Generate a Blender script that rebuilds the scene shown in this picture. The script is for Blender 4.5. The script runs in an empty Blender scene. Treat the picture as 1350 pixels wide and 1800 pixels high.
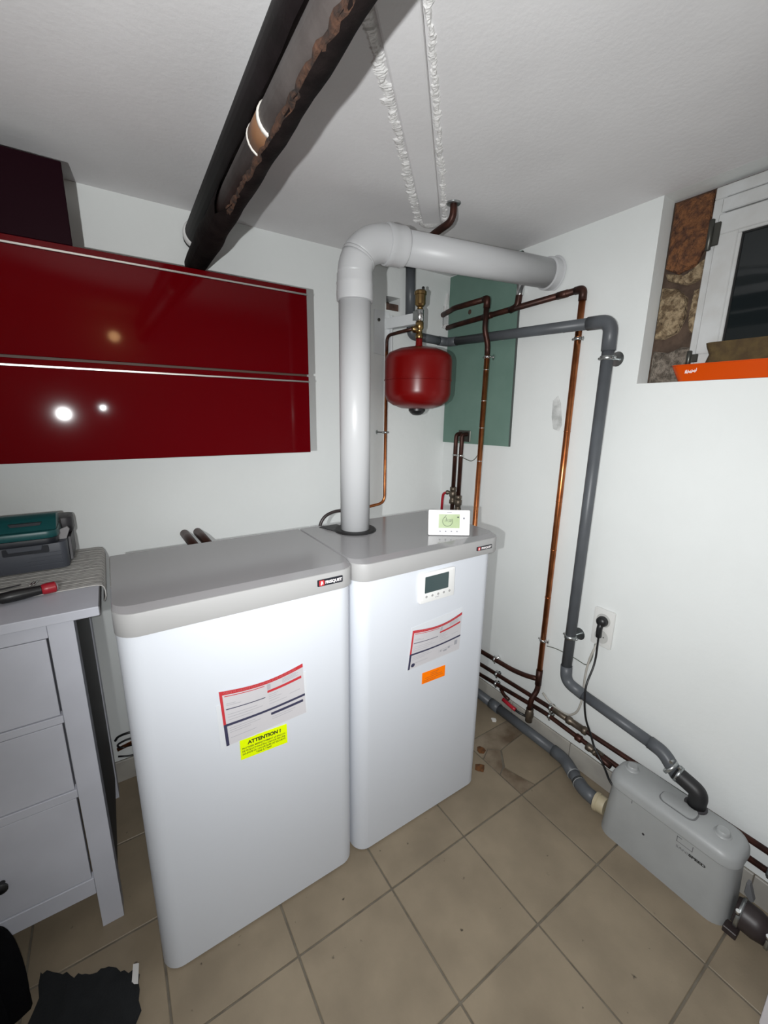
import bpy, bmesh, math, random
from mathutils import Vector, Matrix
random.seed(7)
S = bpy.context.scene
COL = S.collection
PI = math.pi

# ------------------------------------------------------------------ camera
cam_d = bpy.data.cameras.new('camera'); cam = bpy.data.objects.new('camera', cam_d); COL.objects.link(cam)
cam_d.sensor_fit = 'HORIZONTAL'; cam_d.sensor_width = 36.0; cam_d.lens = 731.24/1350*36.0
cam_d.clip_start = 0.02; cam_d.clip_end = 50
CAM = Vector((-1.29717, -0.87437, 1.56380))
yaw, pitch, roll = 0.582816547, 0.232090281, 0.0149099451
_f = Vector((math.sin(yaw)*math.cos(pitch), math.cos(yaw)*math.cos(pitch), -math.sin(pitch)))
_r = Vector((math.cos(yaw), -math.sin(yaw), 0)); _u = _r.cross(_f)
_r2 = math.cos(roll)*_r + math.sin(roll)*_u; _u2 = -math.sin(roll)*_r + math.cos(roll)*_u
cam.matrix_world = Matrix(((_r2.x, _u2.x, -_f.x, CAM.x), (_r2.y, _u2.y, -_f.y, CAM.y), (_r2.z, _u2.z, -_f.z, CAM.z), (0, 0, 0, 1)))
S.camera = cam

# ------------------------------------------------------------------ world, lamps, exposure
w = bpy.data.worlds.new('world'); S.world = w; w.use_nodes = True
w.node_tree.nodes['Background'].inputs[0].default_value = (0.010, 0.012, 0.016, 1)
w.node_tree.nodes['Background'].inputs[1].default_value = 1.0
S.view_settings.view_transform = 'Standard'; S.view_settings.look = 'None'
S.view_settings.gamma = 1.0; S.view_settings.use_curve_mapping = False
S.view_settings.exposure = 0.33

def spot(name, loc, aim, power, size, blend, radius, col=(1, 1, 1)):
    d = bpy.data.lights.new(name, 'SPOT'); d.energy = power; d.spot_size = math.radians(size); d.spot_blend = blend
    d.shadow_soft_size = radius; d.color = col
    o = bpy.data.objects.new(name, d); COL.objects.link(o); o.location = loc
    o.rotation_euler = (Vector(aim)-Vector(loc)).to_track_quat('-Z', 'Y').to_euler()
    return o
# a hand torch held a little left of the phone, and the phone's own flash beside its lens
spot('hand_torch_light', (-1.50, -0.874, 1.535), (-0.18, 0.85, 2.25), 60, 138, 1.0, 0.010, (0.98, 1.0, 1.0))
spot('phone_flash_light', (-1.300, -0.885, 1.575), (0.18, 0.04, 0.16), 76, 140, 1.0, 0.007, (0.97, 0.99, 1.0))
# warm bulb on the ceiling far behind the camera
pd = bpy.data.lights.new('ceiling_bulb_light', 'POINT'); pd.energy = 1.2; pd.color = (1.0, 0.62, 0.28); pd.shadow_soft_size = 0.035
po = bpy.data.objects.new('ceiling_bulb_light', pd); COL.objects.link(po); po.location = (-1.172, -1.5, 2.085)

# ------------------------------------------------------------------ material helpers
MATS = {}
def mat(name, col, rough=0.5, metal=0.0, col2=None, nscale=8.0, bump=0.0, bscale=60.0, coat=0.0, spec=0.5, emit=None, trans=0.0, mix=(0.35, 0.65), detail=4.0, rough2=None, world=False, specks=None, bdist=0.004):
    if name in MATS: return MATS[name]
    m = bpy.data.materials.new(name); m.use_nodes = True; nt = m.node_tree; b = nt.nodes['Principled BSDF']
    b.inputs['Base Color'].default_value = (*col, 1); b.inputs['Roughness'].default_value = rough; b.inputs['Metallic'].default_value = metal
    b.inputs['Specular IOR Level'].default_value = spec
    if coat: b.inputs['Coat Weight'].default_value = coat; b.inputs['Coat Roughness'].default_value = 0.04
    if trans: b.inputs['Transmission Weight'].default_value = trans
    tc = nt.nodes.new('ShaderNodeTexCoord'); src = tc.outputs['Object']
    if world: src = nt.nodes.new('ShaderNodeNewGeometry').outputs['Position']
    if col2:
        n = nt.nodes.new('ShaderNodeTexNoise'); n.inputs['Scale'].default_value = nscale; n.inputs['Detail'].default_value = detail
        nt.links.new(src, n.inputs['Vector'])
        r = nt.nodes.new('ShaderNodeValToRGB'); r.color_ramp.elements[0].position = mix[0]; r.color_ramp.elements[1].position = mix[1]
        r.color_ramp.elements[0].color = (*col, 1); r.color_ramp.elements[1].color = (*col2, 1)
        nt.links.new(n.outputs['Fac'], r.inputs['Fac']); nt.links.new(r.outputs['Color'], b.inputs['Base Color'])
        if specks:
            n3 = nt.nodes.new('ShaderNodeTexNoise'); n3.inputs['Scale'].default_value = 26; n3.inputs['Detail'].default_value = 3
            nt.links.new(src, n3.inputs['Vector'])
            m3 = nt.nodes.new('ShaderNodeMapRange'); m3.inputs['From Min'].default_value = .715; m3.inputs['From Max'].default_value = .76
            nt.links.new(n3.outputs['Fac'], m3.inputs['Value'])
            mx = nt.nodes.new('ShaderNodeMix'); mx.data_type = 'RGBA'; mx.inputs[7].default_value = (*specks, 1)
            nt.links.new(m3.outputs['Result'], mx.inputs[0]); nt.links.new(r.outputs['Color'], mx.inputs[6]); nt.links.new(mx.outputs[2], b.inputs['Base Color'])
        if rough2 is not None:
            mr = nt.nodes.new('ShaderNodeMapRange'); mr.inputs['From Min'].default_value = mix[0]; mr.inputs['From Max'].default_value = mix[1]
            mr.inputs['To Min'].default_value = rough; mr.inputs['To Max'].default_value = rough2
            nt.links.new(n.outputs['Fac'], mr.inputs['Value']); nt.links.new(mr.outputs['Result'], b.inputs['Roughness'])
    if bump:
        n2 = nt.nodes.new('ShaderNodeTexNoise'); n2.inputs['Scale'].default_value = bscale; n2.inputs['Detail'].default_value = 5
        nt.links.new(src, n2.inputs['Vector'])
        bp = nt.nodes.new('ShaderNodeBump'); bp.inputs['Strength'].default_value = bump; bp.inputs['Distance'].default_value = bdist
        nt.links.new(n2.outputs['Fac'], bp.inputs['Height']); nt.links.new(bp.outputs['Normal'], b.inputs['Normal'])
    if emit: b.inputs['Emission Color'].default_value = (*emit[0], 1); b.inputs['Emission Strength'].default_value = emit[1]
    MATS[name] = m
    return m

M_wall = mat('white_wall_paint', (0.72, 0.74, 0.73), 0.7, col2=(0.695, 0.715, 0.705), nscale=3, bump=0.18, bscale=45, spec=0.3)
M_ceil = mat('white_ceiling_paint', (0.74, 0.73, 0.735), 0.75, col2=(0.70, 0.69, 0.695), nscale=4, bump=0.16, bscale=70, spec=0.25)
M_plaster = mat('rough_plaster', (0.78, 0.77, 0.76), 0.85, col2=(0.66, 0.65, 0.64), nscale=25, bump=0.8, bscale=90, spec=0.2)
M_grout = mat('grout', (0.10, 0.085, 0.065), 0.95, col2=(0.15, 0.13, 0.10), nscale=20)
M_tile = mat('beige_floor_tile', (0.245, 0.198, 0.138), 0.45, col2=(0.187, 0.15, 0.104), nscale=5, bump=0.08, bscale=150, spec=0.35, detail=8, world=True, specks=(0.05, 0.04, 0.028))
M_tile_dirty = mat('dirty_broken_tile', (0.25, 0.205, 0.15), 0.6, col2=(0.12, 0.085, 0.055), nscale=9, bump=0.2, bscale=120, spec=0.3, detail=8)
M_plinth = mat('grey_beige_plinth_tile', (0.40, 0.38, 0.34), 0.45, col2=(0.33, 0.31, 0.28), nscale=9, spec=0.35)
M_boiler = mat('white_enamel', (0.585, 0.608, 0.652), 0.45, spec=0.25)
M_band = mat('light_grey_trim_plastic', (0.34, 0.337, 0.335), 0.42, spec=0.4)
M_lid = mat('grey_gloss_lid', (0.275, 0.272, 0.278), 0.13, spec=0.6, bump=0.02, bscale=250)
M_seam = mat('dark_seam', (0.05, 0.05, 0.055), 0.8)
M_flue = mat('white_flue_plastic', (0.52, 0.525, 0.535), 0.40, spec=0.5)
M_rubber = mat('black_rubber', (0.012, 0.012, 0.013), 0.5)
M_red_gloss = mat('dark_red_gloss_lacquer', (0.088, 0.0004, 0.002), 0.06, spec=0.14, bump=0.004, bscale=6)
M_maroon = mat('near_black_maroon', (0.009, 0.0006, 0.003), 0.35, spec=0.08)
M_alu = mat('brushed_aluminium', (0.62, 0.60, 0.57), 0.35, metal=1.0)
M_brownedge = mat('brown_shadow_gap_profile', (0.06, 0.03, 0.02), 0.6)
M_steel = mat('galvanised_steel', (0.50, 0.52, 0.52), 0.35, metal=1.0, col2=(0.38, 0.40, 0.40), nscale=30)
M_chrome = mat('chrome_steel', (0.7, 0.7, 0.7), 0.18, metal=1.0)
M_bracket = mat('pale_zinc_bracket', (0.66, 0.68, 0.69), 0.45)
M_copper = mat('bright_copper', (0.55, 0.20, 0.075), 0.26, metal=1.0, col2=(0.30, 0.095, 0.035), nscale=14, rough2=0.45)
M_copper_dark = mat('oxidised_dark_copper', (0.066, 0.022, 0.014), 0.45, metal=0.55, col2=(0.030, 0.012, 0.009), nscale=22)
M_brass = mat('brass', (0.42, 0.28, 0.12), 0.32, metal=1.0, col2=(0.28, 0.18, 0.08), nscale=20)
M_valve = mat('dull_nickel_brass', (0.20, 0.165, 0.13), 0.45, metal=0.8, col2=(0.10, 0.08, 0.06), nscale=30)
M_pvc = mat('grey_pvc', (0.088, 0.096, 0.106), 0.42, col2=(0.075, 0.08, 0.088), nscale=10, spec=0.4)
M_pvc_lt = mat('pale_print_line', (0.30, 0.31, 0.31), 0.5)
M_tank = mat('red_enamel', (0.155, 0.0015, 0.0015), 0.3, spec=0.3)
M_green = mat('green_plasterboard', (0.150, 0.240, 0.200), 0.75, col2=(0.13, 0.215, 0.178), nscale=6, bump=0.1, spec=0.25)
M_green_edge = mat('grey_board_edge', (0.06, 0.07, 0.065), 0.8)
M_brick_dark = mat('dark_brick_recess', (0.13, 0.075, 0.055), 0.9, col2=(0.05, 0.03, 0.022), nscale=18, bump=0.6)
M_stone_red = mat('red_brown_stone', (0.20, 0.080, 0.030), 0.9, col2=(0.09, 0.036, 0.018), nscale=48, bump=1.0, bscale=85, detail=8, bdist=0.02, mix=(0.42, 0.60))
M_stone = mat('tan_rubble_stone', (0.34, 0.255, 0.155), 0.9, col2=(0.13, 0.085, 0.045), nscale=48, bump=1.0, bscale=85, detail=8, bdist=0.02, mix=(0.42, 0.60))
M_stone_grey = mat('grey_rubble_stone', (0.22, 0.185, 0.150), 0.9, col2=(0.10, 0.08, 0.062), nscale=48, bump=1.0, bscale=85, detail=8, bdist=0.02, mix=(0.42, 0.60))
M_mortar = mat('dark_mortar', (0.085, 0.055, 0.038), 0.95, col2=(0.05, 0.032, 0.022), nscale=30, bump=1.0)
M_upvc = mat('white_window_pvc', (0.52, 0.53, 0.53), 0.4, col2=(0.46, 0.46, 0.45), nscale=14)
M_glass = mat('night_window_glass', (0.010, 0.013, 0.014), 0.04, spec=0.5)
M_gasket = mat('black_gasket', (0.008, 0.008, 0.008), 0.6)
M_hinge = mat('dark_steel_hinge', (0.09, 0.09, 0.08), 0.4, metal=0.8)
M_orange = mat('orange_enamel', (0.56, 0.062, 0.002), 0.22, spec=0.3)
M_orange_label = mat('fluorescent_orange_label', (0.98, 0.20, 0.002), 0.7, spec=0.05)
M_sponge = mat('brown_coarse_pad', (0.085, 0.055, 0.018), 0.9, col2=(0.055, 0.033, 0.012), nscale=40, bump=0.6, bscale=140)
M_white_pl = mat('white_plastic', (0.80, 0.80, 0.79), 0.35)
M_socket = mat('socket_white_plastic', (0.66, 0.66, 0.64), 0.4)
M_socket_in = mat('socket_well', (0.50, 0.50, 0.48), 0.5)
M_cable_w = mat('grey_white_cable', (0.42, 0.40, 0.36), 0.5)
M_cable_g = mat('thin_grey_wire', (0.12, 0.13, 0.11), 0.5)
M_black = mat('black_plastic', (0.010, 0.010, 0.011), 0.4)
M_paper = mat('white_card', (0.53, 0.515, 0.535), 0.5)
M_sleeve = mat('clear_sleeve_plastic', (0.62, 0.64, 0.67), 0.2)
M_pred = mat('print_red', (0.48, 0.03, 0.04), 0.55)
M_pnavy = mat('print_navy', (0.035, 0.035, 0.075), 0.55)
M_pgrey = mat('print_grey', (0.32, 0.32, 0.35), 0.55)
M_pblack = mat('print_black', (0.02, 0.02, 0.02), 0.55)
M_pwhite = mat('print_white', (0.85, 0.80, 0.80), 0.55)
M_yellow = mat('fluorescent_yellow_label', (0.70, 0.86, 0.002), 0.7, spec=0.05)
M_yink = mat('olive_black_ink', (0.05, 0.06, 0.004), 0.6)
M_oink = mat('orange_brown_ink', (0.55, 0.12, 0.004), 0.6)
M_logo = mat('badge_dark', (0.015, 0.016, 0.022), 0.3)
M_logo_red = mat('badge_red', (0.50, 0.03, 0.035), 0.4)
M_lcd_dark = mat('dark_lcd', (0.045, 0.070, 0.072), 0.15)
M_lcd_green = mat('green_lcd', (0.40, 0.47, 0.30), 0.3, col2=(0.33, 0.42, 0.22), nscale=20)
M_lcd_ink = mat('lcd_segment', (0.035, 0.05, 0.035), 0.5)
M_btn = mat('grey_button', (0.20, 0.20, 0.23), 0.5)
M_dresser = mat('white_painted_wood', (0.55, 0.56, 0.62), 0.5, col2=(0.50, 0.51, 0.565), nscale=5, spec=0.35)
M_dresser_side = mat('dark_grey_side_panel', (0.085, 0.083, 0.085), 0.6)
M_mat = mat('woven_grey_mat', (0.40, 0.39, 0.37), 0.85, col2=(0.29, 0.285, 0.27), nscale=60, bump=0.25, bscale=220)
M_mat_edge = mat('pale_mat_hem', (0.47, 0.46, 0.44), 0.85)
M_tb_teal = mat('dark_teal_plastic', (0.008, 0.075, 0.078), 0.38)
M_tb_grey = mat('blue_grey_plastic', (0.060, 0.066, 0.082), 0.5)
M_tb_dark = mat('charcoal_plastic', (0.032, 0.030, 0.034), 0.5)
M_tb_black = mat('near_black_blue_plastic', (0.006, 0.008, 0.014), 0.5)
M_tb_latch = mat('light_grey_latch', (0.26, 0.25, 0.255), 0.5)
M_red_pl = mat('red_plastic', (0.36, 0.010, 0.022), 0.35)
M_pump = mat('grey_pump_plastic', (0.335, 0.345, 0.345), 0.42, col2=(0.30, 0.31, 0.31), nscale=6, bump=0.03, bscale=300)
M_pump_line = mat('moulded_groove_grey', (0.16, 0.16, 0.165), 0.6)
M_beige = mat('beige_coupling', (0.42, 0.36, 0.24), 0.5)
M_hose = mat('dark_brown_rubber', (0.028, 0.020, 0.020), 0.45)
M_purple = mat('purple_brown_pipe', (0.075, 0.050, 0.055), 0.4)
M_tar = mat('dark_tarred_pipe', (0.014, 0.010, 0.011), 0.6, col2=(0.008, 0.006, 0.006), nscale=14, bump=0.3, bscale=40, spec=0.2)
M_wrap = mat('dark_pipe_wrapping', (0.032, 0.023, 0.022), 0.75, col2=(0.013, 0.009, 0.009), nscale=18, bump=0.5, bscale=60, spec=0.2)
M_iron = mat('grey_brown_iron_pipe', (0.15, 0.132, 0.125), 0.6, col2=(0.095, 0.080, 0.075), nscale=12, bump=0.2, bscale=80)
M_rust = mat('flaky_rust', (0.09, 0.040, 0.022), 0.9, col2=(0.012, 0.009, 0.008), nscale=45, bump=1.0, bscale=90)
M_orange_band = mat('brown_band', (0.20, 0.10, 0.05), 0.5)
M_white_paint = mat('white_paint_drip', (0.72, 0.69, 0.64), 0.6)
M_cloth = mat('black_fabric', (0.003, 0.003, 0.004), 0.95, spec=0.1, bump=0.4, bscale=200)
M_cloth2 = mat('charcoal_fabric', (0.026, 0.028, 0.031), 0.9, col2=(0.018, 0.02, 0.022), nscale=15, bump=0.4, bscale=200)
M_tag = mat('white_care_label', (0.55, 0.54, 0.53), 0.7)
M_leaf = mat('rusty_brown_flake', (0.16, 0.06, 0.015), 0.8, col2=(0.07, 0.03, 0.01), nscale=60)
M_chip = mat('white_plaster_chip', (0.70, 0.69, 0.66), 0.8)
M_door = mat('pale_lilac_white_door', (0.62, 0.60, 0.63), 0.5)

# ------------------------------------------------------------------ geometry helpers
class B:
    """collects shapes (in world coordinates) for ONE mesh object"""
    def __init__(s): s.bm = bmesh.new()
    def poly(s, pts, quads):
        v = [s.bm.verts.new(p) for p in pts]
        for q in quads:
            try: s.bm.faces.new([v[i] for i in q])
            except ValueError: pass
        return v
    def box(s, x0, x1, y0, y1, z0, z1, bev=0.0, seg=2):
        t = bmesh.new()
        bmesh.ops.create_cube(t, size=1.0)
        for v in t.verts:
            v.co = Vector((x0+(v.co.x+.5)*(x1-x0), y0+(v.co.y+.5)*(y1-y0), z0+(v.co.z+.5)*(z1-z0)))
        if bev > 0: bmesh.ops.bevel(t, geom=list(t.edges), offset=bev, segments=seg, profile=0.5, affect='EDGES')
        s.merge(t); return s
    def merge(s, t, mtx=None):
        me = bpy.data.meshes.new('tmp')
        bmesh.ops.recalc_face_normals(t, faces=t.faces)
        t.to_mesh(me); t.free()
        if mtx: me.transform(mtx)
        s.bm.from_mesh(me); bpy.data.meshes.remove(me)
    def tube(s, pts, r, seg=14, fillet=0.0, fseg=6, cap=True, radii=None):
        P = [Vector(p) for p in pts]
        if fillet > 0 and len(P) > 2:
            Q = [P[0]]
            for i in range(1, len(P)-1):
                a, b, c = P[i-1], P[i], P[i+1]
                d1 = (a-b); d2 = (c-b); l = min(fillet, d1.length*.48, d2.length*.48)
                p0 = b+d1.normalized()*l; p2 = b+d2.normalized()*l
                for k in range(fseg+1):
                    t = k/fseg; Q.append((1-t)**2*p0+2*t*(1-t)*b+t*t*p2)
            Q.append(P[-1]); P = Q
        n = len(P)
        T = [((P[min(i+1, n-1)]-P[max(i-1, 0)]).normalized()) for i in range(n)]
        up = Vector((0, 0, 1)) if abs(T[0].z) < .9 else Vector((1, 0, 0))
        N = (up-T[0]*up.dot(T[0])).normalized(); rings = []
        for i in range(n):
            N = (N-T[i]*N.dot(T[i])); N = N.normalized() if N.length > 1e-6 else T[i].orthogonal().normalized()
            Bn = T[i].cross(N); rr = radii[i] if radii else r
            rings.append([s.bm.verts.new(P[i]+(N*math.cos(2*PI*k/seg)+Bn*math.sin(2*PI*k/seg))*rr) for k in range(seg)])
        for i in range(n-1):
            for k in range(seg):
                f = s.bm.faces.new((rings[i][k], rings[i][(k+1) % seg], rings[i+1][(k+1) % seg], rings[i+1][k])); f.smooth = True
        if cap: s.bm.faces.new(rings[0][::-1]); s.bm.faces.new(rings[-1])
        return s
    def lathe(s, base, axis, prof, seg=24):
        """prof: list of (radius, distance along axis)"""
        A = Vector(axis).normalized(); N = A.orthogonal().normalized(); Bn = A.cross(N); base = Vector(base); rings = []
        for r, h in prof:
            r = max(r, 1e-5)
            rings.append([s.bm.verts.new(base+A*h+(N*math.cos(2*PI*k/seg)+Bn*math.sin(2*PI*k/seg))*r) for k in range(seg)])
        for i in range(len(rings)-1):
            for k in range(seg):
                f = s.bm.faces.new((rings[i][k], rings[i][(k+1) % seg], rings[i+1][(k+1) % seg], rings[i+1][k])); f.smooth = True
        s.bm.faces.new(rings[0][::-1]); s.bm.faces.new(rings[-1])
        return s
    def prism(s, pts2, z0, z1, plane='xy', bev=0.0):
        """closed outline extruded: plane xy -> along z, xz -> along y, yz -> along x"""
        def p3(p, h):
            return (p[0], p[1], h) if plane == 'xy' else ((p[0], h, p[1]) if plane == 'xz' else (h, p[0], p[1]))
        t = bmesh.new(); n = len(pts2)
        a = [t.verts.new(p3(p, z0)) for p in pts2]; b = [t.verts.new(p3(p, z1)) for p in pts2]
        fa = t.faces.new(a); fb = t.faces.new(b[::-1])
        for i in range(n): t.faces.new((a[i], b[i], b[(i+1) % n], a[(i+1) % n]))
        bmesh.ops.recalc_face_normals(t, faces=t.faces)
        if bev > 0:
            bmesh.ops.bevel(t, geom=list(set(fa.edges) | set(fb.edges)), offset=bev, segments=2, profile=0.5, affect='EDGES')
        s.merge(t); return s

ORG = {}
def finish(name, b, m, parent=None, smooth=False, org=None):
    bm = b.bm if isinstance(b, B) else b
    me = bpy.data.meshes.new(name)
    if isinstance(b, bpy.types.Mesh): me = b
    else: bm.to_mesh(me); bm.free()
    me.materials.clear(); me.materials.append(m)
    if smooth:
        for p in me.polygons: p.use_smooth = True
        try: me.set_sharp_from_angle(angle=math.radians(38))
        except Exception: pass
    o = bpy.data.objects.new(name, me); COL.objects.link(o)
    if parent is not None:
        rt = ORG[parent.name]; me.transform(Matrix.Translation(-rt)); o.parent = parent; ORG[o.name] = rt
    else:
        if org is None:
            xs = [v.co for v in me.vertices]
            org = Vector(((min(c.x for c in xs)+max(c.x for c in xs))/2, (min(c.y for c in xs)+max(c.y for c in xs))/2, min(c.z for c in xs)))
        org = Vector(org); me.transform(Matrix.Translation(-org)); o.location = org; ORG[o.name] = org
    return o
part = finish
def tag(o, label, cat, group=None):
    o['label'] = label; o['category'] = cat
    if group: o['group'] = group
    return o
def thing(name, label, cat, loc, group=None):
    o = bpy.data.objects.new(name, None); COL.objects.link(o); o.location = loc; o.empty_display_size = 0.05
    ORG[o.name] = Vector(loc); return tag(o, label, cat, group)
def struct(name, b, m, label=None, cat=None, smooth=False, parent=None):
    o = finish(name, b, m, parent, smooth)
    if parent is None:
        o['kind'] = 'structure'
        if label: o['label'] = label
        if cat: o['category'] = cat
    return o
def text_mesh(txt, size, mtx, align='LEFT', bold=0.0, width=None, shear=0.0, sx=1.0):
    c = bpy.data.curves.new('txt', 'FONT'); c.body = txt; c.size = size; c.align_x = align; c.extrude = 0.00015; c.offset = bold; c.shear = shear
    c.resolution_u = 3
    o = bpy.data.objects.new('txt', c); COL.objects.link(o)
    dg = bpy.context.evaluated_depsgraph_get(); me = bpy.data.meshes.new_from_object(o.evaluated_get(dg))
    bpy.data.objects.remove(o); bpy.data.curves.remove(c)
    k = sx
    if width:
        xs = [v.co.x for v in me.vertices]; cur = max(xs)-min(xs); k = width/cur
    me.transform(mtx @ Matrix.Diagonal((k, 1, 1, 1)))
    return me
def on_front(x, y, z): # text plane facing -Y
    return Matrix(((1, 0, 0, x), (0, 0, -1, y), (0, 1, 0, z), (0, 0, 0, 1)))
def on_left(x, y, z):  # text plane facing -X
    return Matrix(((0, 0, -1, x), (-1, 0, 0, y), (0, 1, 0, z), (0, 0, 0, 1)))
def rrect(x0, x1, y0, y1, r, n=5, rs=None):
    """rounded rectangle outline; rs = radii of corners (x0y0, x1y0, x1y1, x0y1)"""
    rs = rs or (r, r, r, r); out = []
    for (cx, cy, a0), rr in zip(((x0, y0, PI), (x1, y0, 1.5*PI), (x1, y1, 0), (x0, y1, .5*PI)), rs):
        ox = cx+rr if cx == x0 else cx-rr; oy = cy+rr if cy == y0 else cy-rr
        if rr <= 1e-6: out.append((cx, cy)); continue
        for k in range(n+1):
            a = a0+(PI/2)*k/n; out.append((ox+rr*math.cos(a), oy+rr*math.sin(a)))
    return out

# ------------------------------------------------------------------ the room
RW, BW, CE = 0.335, 0.985, 2.28        # right wall x, back wall y, ceiling z
LW, FW = -1.998, -1.665  # unseen left and front walls, brought in close so they bounce fill light
T = 0.333

def wall_grid(b, axis, c, depth, u0, u1, v0, v1, holes):
    """wall face at axis=c (axis 'x' or 'y'), openings as rects, with thickness depth away from the room"""
    us = sorted({u0, u1} | {h[0] for h in holes} | {h[1] for h in holes}); vs = sorted({v0, v1} | {h[2] for h in holes} | {h[3] for h in holes})
    def P(u, v, d): return (c+d, u, v) if axis == 'x' else (u, c+d, v)
    inside = lambda u, v: any(h[0] < u < h[1] and h[2] < v < h[3] for h in holes)
    for i in range(len(us)-1):
        for j in range(len(vs)-1):
            if inside((us[i]+us[i+1])/2, (vs[j]+vs[j+1])/2): continue
            b.poly([P(us[i], vs[j], 0), P(us[i+1], vs[j], 0), P(us[i+1], vs[j+1], 0), P(us[i], vs[j+1], 0)], [(0, 1, 2, 3)])
            b.poly([P(us[i], vs[j], depth), P(us[i+1], vs[j], depth), P(us[i+1], vs[j+1], depth), P(us[i], vs[j+1], depth)], [(3, 2, 1, 0)])
    for h in list(holes)+[(u0, u1, v0, v1)]:
        c4 = [(h[0], h[2]), (h[1], h[2]), (h[1], h[3]), (h[0], h[3])]
        for k in range(4):
            a, d = c4[k], c4[(k+1) % 4]
            b.poly([P(*a, 0), P(*d, 0), P(*d, depth), P(*a, depth)], [(0, 1, 2, 3)])
    bmesh.ops.remove_doubles(b.bm, verts=b.bm.verts, dist=1e-5)
    bmesh.ops.recalc_face_normals(b.bm, faces=b.bm.faces)
    return b

floor = struct('floor', B().box(LW, RW, FW, BW, -0.06, -0.004), M_grout, 'beige square tiled floor with dark joints', 'floor')
tile_me = None; g = 0.0028
for i in range(7):
    for j in range(8):
        x0 = LW+i*T; y0 = FW+j*T; x1 = min(x0+T, RW-.001); y1 = min(y0+T, BW-.001)
        broken = (abs(x0-0.0) < .01 and abs(y0-0.0) < .01)
        if broken:   # cracked into shards beside the boiler
            ax, ay = x0+g, y0+g; bx_, by_ = x1-g, y1-g
            c = (x0+.055, y0+.165)
            shards = [[(ax, ay), (ax+.085, ay), (c[0]-.01, c[1]-.03), (ax, ay+.115)],
                      [(ax+.090, ay), (bx_, ay), (bx_, by_-.10), (c[0]+.06, c[1]+.045), (c[0]-.005, c[1]-.031)],
                      [(ax, ay+.120), (c[0]-.014, c[1]-.025), (c[0]+.055, c[1]+.050), (c[0]+.01, c[1]+.085), (ax, ay+.215)],
                      [(ax, ay+.221), (c[0]+.012, c[1]+.090), (c[0]+.060, c[1]+.051), (bx_, by_-.095), (bx_, by_), (ax, by_)]]
            for k, sh in enumerate(shards):
                part('tile', B().prism(sh, -0.012, (-.0015, 0, -.002, -.001)[k], bev=0.0008), M_tile_dirty if k != 1 else M_tile, floor)
            continue
        full = (x1-x0 > T-.002 and y1-y0 > T-.002)
        if full and tile_me is not None:
            o = bpy.data.objects.new('tile', tile_me); COL.objects.link(o); o.parent = floor
            o.location = (x0-tile_xy[0], y0-tile_xy[1], random.uniform(-.0008, .0004)); continue
        m_ = M_tile_dirty if (abs(x0-0) < .01 and .3 < y0 < .4) else M_tile
        o = part('tile', B().box(x0+g, x1-g, y0+g, y1-g, -0.012, 0.0, 0.0015, 1), m_, floor)
        if full: tile_me = o.data; tile_xy = (x0, y0)

struct('ceiling', B().box(LW-.1, .60, FW-.1, BW+.15, CE, CE+.08), M_ceil, 'white painted plaster ceiling', 'ceiling')
hole_sq = (-0.077, 0.007, 2.063, 2.126); hole_c = (0.290, 0.334, 2.025, 2.13)
wb_ = struct('wall_back', wall_grid(B(), 'y', BW, 0.10, LW-.1, RW+.2, -.06, CE, [hole_sq, hole_c]), M_wall, 'white painted back wall behind the boilers', 'wall')
wr = struct('wall_right', wall_grid(B(), 'x', RW, 0.075, FW-.1, BW, -.06, CE, [(-0.90, -0.055, 1.683, CE-.0001)]), M_wall, 'white painted right wall with the window recess', 'wall')
struct('wall_left', B().box(LW-.1, LW, FW, BW, -.06, CE), M_wall, 'unseen white wall on the left side, set close to bounce light', 'wall')
struct('wall_front', B().box(LW-.1, RW, FW-.1, FW, -.06, CE), M_wall, 'unseen white wall set close behind the camera to bounce light', 'wall')
# brick seen inside the two wall openings
rb = struct('wall_brick_core', B().box(-0.14, .06, BW+.103, BW+.15, 2.0, 2.2), M_mortar, 'dark brick core inside the small square wall opening', 'wall')
part('brick', B().box(-0.0765, 0.0065, BW+.012, BW+.102, 2.0635, 2.098, .003), M_brick_dark, rb)
struct('wall_brick_core', B().box(.27, .36, BW+.103, BW+.15, 1.99, 2.17), M_mortar, 'dark brick core inside the ragged corner opening', 'wall')
# plaster lips round the corner opening and the square opening
part('plaster_lip', B().prism([(.283, 2.02), (.300, 2.018), (.334, 2.030), (.334, 2.045), (.300, 2.040)], BW-.012, BW+.01, 'xz', .002), M_plaster, wb_)
part('plaster_lip', B().prism([(.292, 2.10), (.318, 2.075), (.330, 2.10), (.312, 2.195)], BW-.010, BW+.01, 'xz', .002), M_plaster, wb_)

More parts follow.
